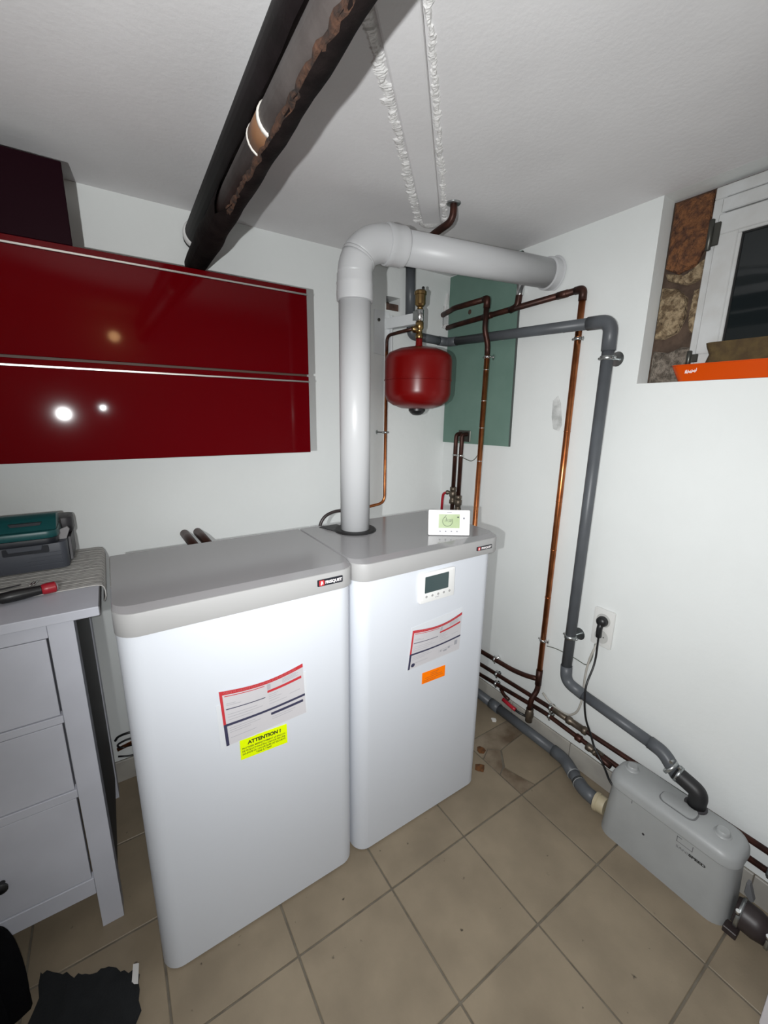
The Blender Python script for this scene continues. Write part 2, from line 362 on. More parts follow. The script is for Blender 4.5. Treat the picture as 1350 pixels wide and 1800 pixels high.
# filled chase running diagonally over the ceiling with ragged plaster edges
ch = struct('trim_1', B().prism([(-.835, -.105), (-.765, -.155), (-.146, .512), (-.200, .552)], CE-.013, CE+.002, 'xy', .006), M_ceil, 'smooth filled strip running diagonally across the ceiling', 'trim')
def ridge(p0, p1, wd, seed):
    rnd = random.Random(seed); a = Vector((*p0, 0)); c = Vector((*p1, 0)); d = (c-a).normalized(); n = Vector((-d.y, d.x, 0)); N = 260; b = B(); rows = []; sm = [0, 0, 0]
    for i in range(N+1):
        if i % 6 == 0: sm = [rnd.random(), rnd.random(), rnd.random()]
        p = a.lerp(c, i/N); hw = wd*(.3+.55*sm[0]+.25*rnd.random()); off = n*(sm[1]-.5)*wd*.5
        hgt = .0012+.0025*sm[2]+.0012*rnd.random()
        rows.append([b.bm.verts.new((p+off+n*s_*hw).to_tuple()[:2]+(CE-z_,)) for s_, z_ in ((-1, -.001), (-.5, hgt+.0022*rnd.random()), (.4, hgt+.0026*rnd.random()), (1, -.001))])
    for i in range(N):
        for k in range(3): b.bm.faces.new((rows[i][k], rows[i+1][k], rows[i+1][k+1], rows[i][k+1]))
    bmesh.ops.recalc_face_normals(b.bm, faces=b.bm.faces)
    return b
part('plaster_ridge', ridge((-.85, -.095), (-.212, .557), .022, 1), M_plaster, ch)
part('plaster_ridge', ridge((-.755, -.160), (-.130, .503), .014, 2), M_plaster, ch)
part('plaster_lump', B().lathe((-.165, .548, CE+.004), (0, 0, -1), [(.05, 0), (.038, .010), (.02, .017), (0.004, .02)], 11), M_plaster, ch)

# tile plinths
bs = struct('baseboard_right', B().box(RW-.006, RW-.001, FW+.01, BW-.01, 0.0, .098), M_grout, 'grey beige tile skirting along the right wall', 'baseboard')
y = BW-.012; plm = None; k = 0
edges = [-.002+T*q for q in range(-5, 3)]+[BW-.012]
for a_, b_ in zip(edges[:-1], edges[1:]):
    a2 = max(a_, FW+.012)
    part('tile', B().box(RW-.014, RW-.0055, a2+.0015, b_-.0015, .001, .100, .0015, 1), M_plinth, bs)
bs2 = struct('baseboard_back', B().box(LW+.01, RW-.016, BW-.006, BW-.001, 0.0, .098), M_grout, 'grey beige tile skirting along the back wall', 'baseboard')
for q in range(7):
    part('tile', B().box(LW+.012+q*T*.9985, LW+.009+(q+1)*T*.9985-(.024 if q == 6 else 0), BW-.014, BW-.0055, .001, .100, .0015, 1), M_plinth, bs2)

# stone wall and window in the recess
XS = 0.418
sw = struct('wall_outer_stone', B().box(XS+.004, XS+.10, -0.90, -0.045, 1.60, CE), M_mortar, 'dark mortar of the rubble stone wall in the window recess', 'wall')
def stone(out, m, dep, seed):
    from mathutils import noise
    t = bmesh.new(); P2 = []
    for i in range(len(out)):
        a, c = Vector(out[i]), Vector(out[(i+1) % len(out)]); k = max(2, int((c-a).length/.012))
        P2 += [a.lerp(c, q/k) for q in range(k)]
    n = len(P2); cy = sum(p.x for p in P2)/n; cz = sum(p.y for p in P2)/n; rings = []
    for s_, d in ((1.0, .006), (.985, -dep*.35), (.93, -dep*.7), (.80, -dep*.9), (.62, -dep), (.42, -dep), (.2, -dep)):
        row = []
        for p in P2:
            y_, z_ = cy+(p.x-cy)*s_, cz+(p.y-cz)*s_
            nv = noise.noise(Vector((y_*55, z_*55, seed*3.1)))+.5*noise.noise(Vector((y_*140, z_*140, seed)))
            row.append(t.verts.new((XS+d+(nv*.006 if s_ < .99 else 0), y_+nv*.002, z_+nv*.002)))
        rings.append(row)
    for i in range(len(rings)-1):
        for k in range(n): t.faces.new((rings[i][k], rings[i][(k+1) % n], rings[i+1][(k+1) % n], rings[i+1][k]))
    t.faces.new(rings[-1]); bmesh.ops.recalc_face_normals(t, faces=t.faces)
    part('stone', t, m, sw, smooth=True)
stone([(-.058, 2.275), (-.17, 2.275), (-.178, 2.13), (-.150, 2.06), (-.10, 2.045), (-.058, 2.07)], M_stone_red, .018, 3)
stone([(-.058, 2.055), (-.10, 2.030), (-.150, 2.045), (-.178, 2.075), (-.182, 2.015), (-.13, 2.005), (-.07, 2.03)], M_stone, .014, 4)
stone([(-.058, 2.012), (-.105, 2.000), (-.140, 1.965), (-.146, 1.90), (-.130, 1.855), (-.09, 1.835), (-.058, 1.84)], M_stone, .022, 5)
stone([(-.160, 1.985), (-.183, 1.99), (-.187, 1.84), (-.165, 1.85), (-.155, 1.90)], M_stone, .016, 6)
stone([(-.058, 1.800), (-.11, 1.790), (-.150, 1.805), (-.188, 1.80), (-.192, 1.70), (-.188, 1.684), (-.058, 1.684)], M_stone_grey, .018, 8)
stone([(-.188, 2.275), (-.36, 2.275), (-.36, 2.245), (-.188, 2.245)], M_stone_grey, .004, 9)

w1 = struct('window_1', B().box(XS-.006, XS+.03, -.88, -.178, 1.70, 2.274, .003), M_upvc, 'white plastic basement window with dark night glass', 'window')
# frame profile steps, sash, pane
def frame_ring(x0, x1, ya, yb, za, zb, wd, wb=None, bev=.002):
    b = B(); wb = wb or wd
    b.box(x0, x1, ya, yb, zb-wd, zb, bev, 1); b.box(x0, x1, ya, yb, za, za+wb, bev, 1)
    b.box(x0, x1, yb-wd, yb, za+wb, zb-wd, bev, 1); b.box(x0, x1, ya, ya+wd, za+wb, zb-wd, bev, 1); return b
part('frame', frame_ring(XS-.020, XS-.005, -.88, -.180, 1.70, 2.270, .034), M_upvc, w1)
sash = part('sash', frame_ring(XS-.034, XS-.006, -.842, -.205, 1.715, 2.185, .058), M_upvc, w1)
part('glazing_bead', frame_ring(XS-.030, XS-.012, -.790, -.258, 1.767, 2.133, .014), M_upvc, sash)
part('gasket', frame_ring(XS-.026, XS-.014, -.777, -.2705, 1.780, 2.120, .006), M_gasket, sash)
part('pane', B().box(XS-.021, XS-.012, -.772, -.276, 1.785, 2.115), M_glass, sash)
part('top_rail', B().box(XS-.027, XS-.006, -.842, -.205, 2.192, 2.232, .003, 1), M_upvc, w1)
for z0, z1 in ((2.085, 2.175), (1.735, 1.785)):
    h = part('hinge', B().lathe((XS-.042, -.192, z0), (0, 0, 1), [(.004, 0), (.0075, .002), (.0075, z1-z0-.002), (.004, z1-z0)], 12), M_hinge, w1)
    part('hinge_plate', B().box(XS-.040, XS-.032, -.216, -.19, z0+.012, z1-.012, .002, 1), M_hinge, h)

# white door leaf at the very right
d1 = struct('door_1', B().box(-.030, .330, -.830, -.793, .004, 2.02, .003, 2), M_door, 'pale white door leaf standing open at the right', 'door')
part('door_handle', B().tube([(.02, -.832, 1.02), (.02, -.875, 1.02), (.13, -.875, 1.02)], .009, 12, .02), M_chrome, d1)

# ------------------------------------------------------------------ pipe bundle below the ceiling
def lerp3(a, b_, t): return Vector(a).lerp(Vector(b_), t)
p1a, p1b = (-.983, -1.66, 2.209), (-.939, BW+.03, 2.190)
t1 = thing('old_drain_pipe', 'smooth dark tarred pipe under the ceiling, the upper left of two', 'pipe', (-.939, BW-.03, 2.15))
part('pipe_run', B().tube([p1a, p1b], .0405, 22), M_tar, t1)
part('plaster_collar', B().lathe(lerp3(p1a, p1b, .966), Vector(p1b)-Vector(p1a), [(.041, 0), (.047, .008), (.046, .03), (.041, .04)], 18), M_plaster, t1)

p2a, p2b = Vector((-.988, -1.66, 2.121)), Vector((-.946, BW+.03, 2.100))
t2 = thing('wrapped_heating_pipe', 'rusty iron pipe with torn dark wrapping and white rings, lower right of two', 'pipe', (-.946, BW-.03, 2.06))
ax2 = (p2b-p2a).normalized(); L2 = (p2b-p2a).length
toc = Vector((CAM.x-p2a.x, 0, CAM.z-p2a.z)); toc = (toc-ax2*toc.dot(ax2)).normalized(); side2 = ax2.cross(toc).normalized()  # side2: to the right as seen from the room
if side2.x < 0: side2 = -side2
def ypos(y): return (y-p2a.y)/ax2.y
part('inner_pipe', B().tube([p2a, p2a+ax2*ypos(.50)], .0305, 22), M_iron, t2)
# wrapping: open on the lower left between y=-1.9 and y=.44
rnd = random.Random(11)
def wrap_mesh():
    t = bmesh.new(); N = 90; K = 26; rows = []
    for i in range(N+1):
        s_ = L2*i/N; yy = p2a.y+ax2.y*s_
        r = .0365+.0012*math.sin(i*.9)+.0008*rnd.random()
        if yy > .55: r += .004*min(1, (yy-.55)/.15)*max(0, min(1, (.86-yy)/.08+.0))
        # opening edges as angles from the camera-facing direction, negative = left
        op = 1.0 if yy < .30 else max(0.0, 1-((yy-.30)/.14)**2)
        a_r = math.radians(14*op+(-22)*(1-op)+rnd.uniform(-3, 3)); a_l = math.radians(-105*op+(-30)*(1-op))
        if op <= 0: a_r = a_l = math.radians(-26)
        row = []
        for k in range(K+1):
            a = a_r+(2*PI+a_l-a_r)*k/K
            row.append(t.verts.new(p2a+ax2*s_+(toc*math.cos(a)+side2*math.sin(a))*r))
        rows.append(row)
    for i in range(N):
        for k in range(K): t.faces.new((rows[i][k], rows[i+1][k], rows[i+1][k+1], rows[i][k+1]))
    bmesh.ops.solidify(t, geom=list(t.faces), thickness=.003)
    bmesh.ops.recalc_face_normals(t, faces=t.faces); return t
part('wrapping', wrap_mesh(), M_wrap, t2, smooth=True)
# ragged rust seam along the open edge
def seam_mesh():
    b = B(); N = 130; rows = []; s0, s1 = 0.2, ypos(.40)
    for i in range(N+1):
        s_ = s0+(s1-s0)*i/N
        a0 = math.radians(2+rnd.uniform(-7, 5)); a1 = math.radians(20+rnd.uniform(-3, 8)); row = []
        for a, r in ((a0, .0308), ((a0*2+a1)/3, .034+rnd.random()*.0035), ((a0+2*a1)/3, .035+rnd.random()*.004), (a1, .0365)):
            row.append(b.bm.verts.new(p2a+ax2*s_+(toc*math.cos(a)+side2*math.sin(a))*r))
        rows.append(row)
    for i in range(N):
        for k in range(3): b.bm.faces.new((rows[i][k], rows[i+1][k], rows[i+1][k+1], rows[i][k+1]))
    bmesh.ops.recalc_face_normals(b.bm, faces=b.bm.faces); return b
part('rust_seam', seam_mesh(), M_rust, t2)
def ring_on(p, yy, ln, r, n=22): 
    return B().lathe(p2a+ax2*ypos(yy), ax2, [(r-.003, 0), (r, .001), (r, ln-.001), (r-.003, ln)], n)
part('paint_ring', ring_on(p2a, .035, .010, .0335), M_white_paint, t2)
part('coupling_band', ring_on(p2a, .046, .062, .0325), M_orange_band, t2)
part('paint_ring', ring_on(p2a, .108, .006, .0338), M_white_paint, t2)

# ------------------------------------------------------------------ boilers
YF, YBK = 0.155, 0.600
def boiler(name, label, x0, x1, bx0, bx1):
    t = thing(name, label, 'boiler', ((x0+x1)/2, (YF+YBK)/2, 0))
    part('body', B().prism(rrect(x0, x1, YF, YBK, .05, 8, (.05, .05, .004, .004)), .006, 1.064, 'xy'), M_boiler, t, smooth=True)
    part('band', B().prism(rrect(bx0, bx1, YF-.006, YBK+.006, .05, 8, (.052, .052, .004, .004)), 1.058, 1.116, 'xy', .0015), M_band, t, smooth=True)
    lid = B(); o0 = rrect(bx0, bx1, YF-.006, YBK+.006, .05, 8, (.052, .052, .004, .004)); o1 = rrect(bx0+.003, bx1-.003, YF+.028, YBK+.004, .03, 8, (.040, .040, .004, .004))
    n = len(o0); v = [(p[0], p[1], 1.115) for p in o0]+[(p[0], p[1], 1.124) for p in o1]
    lid.poly(v, [(i, (i+1) % n, n+(i+1) % n, n+i) for i in range(n)]+[tuple(range(n, 2*n)), tuple(range(n-1, -1, -1))])
    bmesh.ops.recalc_face_normals(lid.bm, faces=lid.bm.faces)
    part('lid', lid, M_lid, t)
    for fx in (x0+.06, x1-.06):
        part('foot', B().lathe((fx, YF+.08, 0), (0, 0, 1), [(.018, 0), (.018, .007)], 12), M_rubber, t)
        part('foot', B().lathe((fx, YBK-.06, 0), (0, 0, 1), [(.018, 0), (.018, .007)], 12), M_rubber, t)
    return t
b1 = boiler('hot_water_cabinet', 'wide white floor cabinet with grey lid and yellow ATTENTION label, left of the pair', -1.334, -.722, -1.336, -.7165)
b2 = boiler('boiler', 'white floor-standing boiler with grey lid, built-in display and white flue, right of the pair', -.711, -.112, -.7145, -.080)
def badge(t, x0, x1, z0, z1):
    p = part('badge', B().prism(rrect(x0, x1, z0, z1, .002, 3), YF-.0085, YF-.0055, 'xz'), M_logo, t); w_ = x1-x0; h_ = z1-z0
    part('emblem', B().prism(rrect(x0+w_*.06, x0+w_*.06+h_*.8, z0+h_*.1, z1-h_*.1, .002, 3), YF-.0095, YF-.008, 'xz'), M_logo_red, p)
    part('emblem_mark', B().prism([(x0+w_*.06+h_*.22, z0+h_*.2), (x0+w_*.06+h_*.40, z0+h_*.2), (x0+w_*.06+h_*.48, z0+h_*.5), (x0+w_*.06+h_*.62, z0+h_*.25), (x0+w_*.06+h_*.52, z0+h_*.72), (x0+w_*.06+h_*.30, z0+h_*.78)], YF-.0100, YF-.0092, 'xz'), M_pwhite, p)
    me = text_mesh('FRISQUET', h_*.62, on_front(x0+w_*.30, YF-.0086, z0+h_*.27), 'LEFT', 0.0004, w_*.66)
    part('lettering', me, M_pwhite, p)
badge(b1, -.846, -.766, 1.081, 1.101)
badge(b2, -.215, -.137, 1.079, 1.094)

# warranty cards in clear sleeves (curved sheets on the fronts)
def sheet(b, u0, u1, v0, v1, F, off, n=10):
    for i in range(n):
        a, c = u0+(u1-u0)*i/n, u0+(u1-u0)*(i+1)/n
        m = max(1, int((v1-v0)/.05))
        for j in range(m):
            d, e = v0+(v1-v0)*j/m, v0+(v1-v0)*(j+1)/m
            b.poly([F(a, d, off), F(c, d, off), F(c, e, off), F(a, e, off)], [(0, 1, 2, 3)])
    bmesh.ops.remove_doubles(b.bm, verts=b.bm.verts, dist=1e-6)
    return b
def card(name, label, c4, sag, right):
    """c4 = corners (x,z): bottom-left, bottom-right, top-right, top-left"""
    def F(u, v, off):
        x = (1-u)*((1-v)*c4[0][0]+v*c4[3][0])+u*((1-v)*c4[1][0]+v*c4[2][0])
        z = (1-u)*((1-v)*c4[0][1]+v*c4[3][1])+u*((1-v)*c4[1][1]+v*c4[2][1])
        z -= sag*math.sin(PI*u)*v
        return (x, YF-.0022-.010*math.sin(PI*u)*v*v-off, z)
    t = thing(name, label, 'document', ((c4[0][0]+c4[1][0])/2, YF, c4[0][1]))
    b = B(); n = 20; nv = 12
    for i in range(n):
        for j in range(nv):
            a, c, d, e = i/n, (i+1)/n, j/nv, (j+1)/nv
            b.poly([F(a, d, 0), F(c, d, 0), F(c, e, 0), F(a, e, 0)], [(0, 1, 2, 3)])
            b.poly([F(a, d, -.0009), F(c, d, -.0009), F(c, e, -.0009), F(a, e, -.0009)], [(3, 2, 1, 0)])
        for v in (0, 1): b.poly([F(i/n, v, 0), F((i+1)/n, v, 0), F((i+1)/n, v, -.0009), F(i/n, v, -.0009)], [(0, 1, 2, 3)])
    for j in range(nv):
        for u in (0, 1): b.poly([F(u, j/nv, 0), F(u, (j+1)/nv, 0), F(u, (j+1)/nv, -.0009), F(u, j/nv, -.0009)], [(0, 1, 2, 3)])
    bmesh.ops.remove_doubles(b.bm, verts=b.bm.verts, dist=1e-6); bmesh.ops.recalc_face_normals(b.bm, faces=b.bm.faces)
    part('sheet', b, M_paper, t, smooth=True)
    sl = B(); x0, x1 = min(c4[0][0], c4[3][0]), max(c4[1][0], c4[2][0])
    if right: q = [(c4[0][0]-.004, c4[0][1]-.004), (c4[1][0]+.002, c4[1][1]-.003), (c4[2][0]+.001, c4[2][1]+.018), (c4[3][0]-.004, c4[3][1]+.010)]
    else: q = [(x0-.006, c4[0][1]-.006), (x1+.004, c4[1][1]-.002), (x1+.004, c4[2][1]-.030), (x0-.010, c4[3][1]-.040)]
    part('sleeve', sl.prism(q, YF-.0013, YF-.0003, 'xz'), M_sleeve, t)
    o = .0004
    for nm, m_, rects in (('print_red', M_pred, ((0, 1, .93, 1), (0, .03, .37, .93), (.05, .50, .893, .907), (.53, .97, .735, .785))),
                          ('print_navy', M_pnavy, ((0, .035, 0, .355), (0, 1, .355, .40), (.05, .5, .653, .669))+(((.55, .97, .25, .30),) if not right else ()))):
        for q in rects: part(nm, sheet(B(), *q, F, o, 14), m_, t)
    if right:
        for u, v, du, dv in ((.60, .15, .02, .05), (.66, .12, .07, .05), (.75, .16, .04, .06), (.88, .18, .06, .12)): part('print_mark', sheet(B(), u, u+du, v, v+dv, F, o, 2), M_pgrey, t)
    pg = B()
    for k in range(9):
        u = .53+k*.0048; sheet(pg, u, u+.0028, .80, .915, F, o, 1)
    for k in range(4): sheet(pg, .72, .93-.03*(k % 2), .825+k*.024, .833+k*.024, F, o, 4)
    for u, v, l in ((.06, .76, .10), (.06, .73, .16), (.06, .56, .34), (.06, .51, .40), (.06, .46, .28), (.54, .68, .12), (.54, .64, .10), (.54, .60, .16), (.54, .55, .13), (.54, .49, .22), (.80, .53, .14), (.06, .30, .30), (.06, .26, .36), (.06, .22, .24), (.06, .12, .30), (.56, .20, .30), (.56, .16, .26)):
        sheet(pg, u, u+l, v, v+.007, F, o, 3)
    part('print_text_lines', pg, M_pgrey, t)['kind'] = 'stuff'
    if right:
        cx, cz = .085, .085; pb = B(); pts = [F(cx+.035*math.cos(2*PI*k/16), cz+.05*math.sin(2*PI*k/16), .0006) for k in range(16)]
        pb.poly(pts, [tuple(range(16))]); part('round_mark', pb, M_pnavy, t)
    # header lettering bent onto the sheet
    me = text_mesh('CARTE DE GARANTIE CONSTRUCTEUR ET DE MISE EN SERVICE', 1.0, Matrix.Identity(4), 'LEFT', 0.0)
    xs = [v.co.x for v in me.vertices]; mx = max(xs)
    for v in me.vertices: v.co = Vector(F(.045+.86*v.co.x/mx, .948+.036*v.co.y/.72, .0007))
    part('lettering', me, mat('print_pale_red', (0.62, 0.25, 0.25), .55), t)
    return t
card('warranty_card', 'printed red and navy warranty card on the left cabinet front', ((-1.122, .676), (-.890, .684), (-.897, .852), (-1.130, .848)), .008, False)
card('warranty_card', 'printed red and navy warranty card below the boiler display', ((-.511, .690), (-.268, .696), (-.264, .848), (-.494, .838)), .010, True)
yl = thing('warning_label', 'bright yellow ATTENTION sticker on the left cabinet front', 'label', (-1.02, YF, .61))
def tilt(x0, x1, z0, z1, dz): return [(x0, z0), (x1, z0+dz), (x1, z1+dz), (x0, z1)]
part('sticker', B().prism(tilt(-1.087, -.952, .612, .676, -.006), YF-.0016, YF-.0002, 'xz'), M_yellow, yl)
rot = Matrix.Rotation(-.035, 4, 'Y')
def yt(txt, size, x, z, width, m=M_yink, bold=.0004, sx=1): 
    part('lettering', text_mesh(txt, size, Matrix.Translation((x, YF-.0018, z)) @ rot.inverted() @ on_front(0, 0, 0), 'CENTER', bold, width), m, yl)
yt('ATTENTION !', .0155, -1.018, .6535, .096, bold=.0008)
yt('PROTEGER IMPERATIVEMENT LE BALLON', .0078, -1.020, .6415, .124, bold=.0001)
yt('DE PRODUCTION D\'EAU CHAUDE PAR UNE', .0078, -1.020, .6325, .124, bold=.0001)
yt('SOUPAPE OU UN GROUPE DE SECURITE', .0078, -1.020, .6235, .124, bold=.0001)
yt('TARE A 7 BAR', .0078, -1.022, .6150, .045, bold=.0001)
ol = thing('service_label', 'small orange sticker below the card on the boiler front', 'label', (-.39, YF, .605))
part('sticker', B().prism(tilt(-.443, -.334, .608, .653, -.004), YF-.0016, YF-.0002, 'xz'), M_orange_label, ol)
pb = B()
for x0, x1, z in ((-.405, -.365, .641), (-.405, -.372, .634), (-.430, -.350, .627), (-.436, -.345, .619), (-.436, -.380, .613)): pb.box(x0, x1, YF-.0019, YF-.0015, z-.0012, z+.0012)
part('print_lines', pb, M_oink, ol)

# built-in display panel of the boiler (a part of it)
dp = part('display_panel', B().prism(rrect(-.476, -.320, .934, 1.042, .006, 4), YF-.012, YF+.001, 'xz', .003), M_white_pl, b2, smooth=True)
part('panel_frame', B().prism(rrect(-.468, -.330, .944, 1.038, .005, 4), YF-.0145, YF-.011, 'xz', .001), M_white_pl, dp, smooth=True)
part('screen', B().prism(rrect(-.458, -.353, .972, 1.031, .002, 3), YF-.0155, YF-.014, 'xz'), M_lcd_dark, dp)
for k in range(5):
    part('button', B().lathe((-.450+k*.026, YF-.0144, .958), (0, -1, 0), [(.0045, 0), (.0045, .0012)], 10), M_band, dp)
pb = B()
for k in range(3): pb.box(-.41+k*.006, -.407+k*.006, YF-.0150, YF-.0143, .9475, .9492)
part('print_mark', pb, M_btn, dp)

# flue gasket ring and grey outlet on the lid (boiler parts)
FX, FY = -.535, .483
part('flue_gasket', B().lathe((FX, FY, 1.122), (0, 0, 1), [(.080, 0), (.082, .004), (.076, .009), (.054, .009)], 32), M_rubber, b2, smooth=True)
part('lid_cutout', B().prism([(-.640, .585), (-.600, .460), (-.560, .460), (-.560, .590)], 1.1225, 1.1262, 'xy', .001), M_black, b2)
fl = thing('flue_pipe', 'thick white plastic flue pipe rising from the boiler and bending to the right wall', 'flue', (FX, FY, 1.13))
EH = Vector((FX, FY, 2.128)); EW = Vector((RW+.005, .350, 2.140)); hd = (EW-EH).normalized()
part('vertical_pipe', B().tube([(FX, FY, 1.131), (FX, FY, 1.97)], .0555, 32), M_flue, fl)
part('socket', B().lathe((FX, FY, 1.935), (0, 0, 1), [(.0555, 0), (.0620, .002), (.0628, .02), (.0615, .05), (.0625, .056), (.0612, .060), (.0600, .085), (.056, .086)], 32), M_flue, fl, smooth=True)
e0 = Vector((FX, FY, 2.015)); e1 = EH+hd*.118
def arc_pts(t0, t1, n):
    out = []
    for k in range(n+1):
        t = t0+(t1-t0)*k/n; c0 = e0; c1 = e0.lerp(EH, .60); c2 = e1.lerp(EH, .60); c3 = e1
        out.append((1-t)**3*c0+3*(1-t)**2*t*c1+3*(1-t)*t*t*c2+t**3*c3)
    return out
part('elbow', B().tube(arc_pts(0, .32, 6), .0585, 32), M_flue, fl)
part('elbow_ring', B().tube(arc_pts(.30, .345, 3), .0602, 32), M_flue, fl)
part('elbow', B().tube(arc_pts(.34, 1.0, 14), .0590, 32), M_flue, fl)
part('socket', B().lathe(e1-hd*.008, hd, [(.058, 0), (.0645, .003), (.0660, .016), (.0640, .022), (.0635, .058), (.0648, .064), (.0630, .072), (.0555, .074)], 32), M_flue, fl, smooth=True)
part('horizontal_pipe', B().tube([e1+hd*.03, EW], .0555, 32), M_flue, fl)
part('wall_collar', B().lathe(EW-hd*.040, hd, [(.0555, 0), (.0625, .003), (.0620, .034), (.070, .037)], 32), M_flue, fl, smooth=True)

# ------------------------------------------------------------------ portable room thermostat on the lid
pA = Vector((-.338, .279, 1.1262)); pB = Vector((-.210, .194, 1.1262)); ex = (pB-pA).normalized(); lean = math.radians(9)
nrm0 = Vector((ex.y, -ex.x, 0))                      # towards the room
if nrm0.y > 0: nrm0 = -nrm0
ez = (Vector((0, 0, 1))*math.cos(lean)-nrm0*math.sin(lean)).normalized(); en = ex.cross(ez)
if en.dot(nrm0) < 0: en = -en
MT = Matrix(((ex.x, -en.x, ez.x, pA.x), (ex.y, -en.y, ez.y, pA.y), (ex.z, -en.z, ez.z, pA.z), (0, 0, 0, 1)))   # local x right, y back, z up
W_, H_ = (pB-pA).length, .094
th = thing('room_thermostat', 'small white wireless thermostat with green screen standing on the boiler lid', 'thermostat', (pA+pB)/2)
def tpart(name, b, m, par=None, smooth=False):
    me = bpy.data.meshes.new(name); b.bm.to_mesh(me); b.bm.free(); me.transform(MT); return finish(name, me, m, par or th, smooth)
tpart('case', B().prism(rrect(0, W_, 0, H_, .004, 4), 0, .022, 'xz', .0015), M_white_pl, None, True)
scr = tpart('screen', B().prism(rrect(W_*.245, W_*.755, H_*.285, H_*.84, .001, 2), -.0008, .001, 'xz'), M_lcd_green)
b = B(); cx, cz, R_ = W_*.46, H_*.555, H_*.205; n = 30
for k in range(n):
    a0 = math.radians(125+265*k/n); a1 = math.radians(125+265*(k+1)/n)
    q = [(cx+rr*math.cos(a), -.0011, cz+rr*math.sin(a)) for a, rr in ((a0, R_), (a1, R_), (a1, R_*.91), (a0, R_*.91))]
    b.poly(q, [(0, 1, 2, 3)])
b.poly([(cx-R_*.62, -.0011, cz+R_*.80), (cx-R_*.30, -.0011, cz+R_*1.18), (cx-R_*.25, -.0011, cz+R_*1.12), (cx-R_*.53, -.0011, cz+R_*.74)], [(0, 1, 2, 3)])
b.poly([(cx-R_*.38, -.0011, cz+R_*.75), (cx-R_*.30, -.0011, cz+R_*.78), (cx-R_*.10, -.0011, cz+R_*.35), (cx-R_*.18, -.0011, cz+R_*.32)], [(0, 1, 2, 3)])
tpart('dial_arc', b, M_lcd_ink, scr)
tpart('status_icon', B().box(W_*.69, W_*.74, -.0011, -.0007, H_*.70, H_*.745), M_lcd_ink, scr)
part('lettering', text_mesh('19.50', H_*.15, MT @ on_front(cx-R_*.62, -.0010, cz-R_*.12), 'LEFT', 0.0, R_*1.25), M_lcd_ink, scr)
tpart('print_mark', B().box(W_*.44, W_*.56, -.0004, .0004, H_*.905, H_*.925), M_btn)
for k in range(4):
    bb = B(); bb.lathe((W_*(.285+k*.137), .0006, H_*.155), (0, -1, 0), [(.0030, 0), (.0028, .0022)], 12); tpart('button', bb, M_btn)
bb = B(); bb.lathe((W_*.855, .0006, H_*.68), (0, -1, 0), [(.0040, 0), (.0038, .0022)], 14); tpart('button', bb, M_btn)

# ------------------------------------------------------------------ red wall cabinets
YC = .72
def red_cab(label, z0, z1, zl, grp):
    t = thing('wall_cabinet', label, 'cabinet', (-1.40, (YC+BW)/2, z0), grp)
    part('body', B().box(-1.990, -.612, YC+.019, BW-.001, z0+.003, z1-.003, .001, 1), M_red_gloss, t)
    d = part('door', B().box(-1.990, -.609, YC, YC+.018, z0, zl-.0035, .0012, 1), M_red_gloss, t)
    part('handle_profile', B().box(-1.990, -.608, YC-.0035, YC+.012, zl-.0033, zl+.0030, .0008, 1), M_alu, d)
    part('top_strip', B().box(-1.990, -.609, YC+.001, YC+.018, zl+.0032, z1, .001, 1), M_red_gloss, t)
    return t
red_cab('glossy dark red wall cabinet, the lower of the stacked pair', 1.407, 1.7005, 1.6815, 'red wall cabinets')
red_cab('glossy dark red wall cabinet, the upper of the stacked pair', 1.709, 2.014, 1.9945, 'red wall cabinets')
tag(finish('joining_rail', B().box(-1.990, -.614, YC+.006, BW-.001, 1.7012, 1.7086), M_brownedge), 'thin brown rail in the gap between the two red cabinets', 'rail')
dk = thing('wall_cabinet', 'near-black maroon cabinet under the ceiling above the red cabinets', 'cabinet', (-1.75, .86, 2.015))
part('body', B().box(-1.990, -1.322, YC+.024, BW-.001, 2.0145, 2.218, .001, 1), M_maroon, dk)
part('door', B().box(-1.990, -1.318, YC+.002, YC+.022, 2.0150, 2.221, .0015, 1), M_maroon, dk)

# ------------------------------------------------------------------ white chest of drawers, left
YD = .395
ds = thing('chest_of_drawers', 'white painted chest of drawers left of the boilers', 'dresser', (-1.67, .66, 0))
part('top', B().box(-1.975, -1.368, YD-.012, .955, 1.031, 1.057, .002), M_dresser, ds)
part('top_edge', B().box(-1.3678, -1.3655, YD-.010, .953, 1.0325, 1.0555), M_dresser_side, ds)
for x0, x1 in ((-1.482, -1.426), (-1.914, -1.858)):
    part('leg', B().box(x0, x1, YD, YD+.055, 0, 1.030, .0015), M_dresser, ds)
    part('leg', B().box(x0, x1, .890, .945, 0, 1.030, .0015), M_dresser, ds)
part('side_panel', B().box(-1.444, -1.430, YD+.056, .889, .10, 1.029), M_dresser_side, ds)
part('side_panel', B().box(-1.912, -1.898, YD+.056, .889, .10, 1.029), M_dresser, ds)
part('back_panel', B().box(-1.857, -1.483, .93, .94, .10, 1.029), M_dresser, ds)
for z0, z1 in ((.991, 1.030), (.738, .760), (.491, .517), (.133, .192)):
    part('rail', B().box(-1.857, -1.483, YD+.004, YD+.03, z0, z1, .001, 1), M_dresser, ds)
for z0, z1 in ((.763, .988), (.520, .735), (.195, .488)):
    d = part('drawer', B().box(-1.856, -1.488, YD+.006, YD+.026, z0, z1, .0015), M_dresser, ds)
    part('knob', B().lathe((-1.672, YD+.006, z0+(z1-z0)*.42), (0, -1, 0), [(.007, 0), (.006, .010), (.015, .016), (.016, .022), (.010, .027), (.001, .028)], 16), M_black, d, smooth=True)

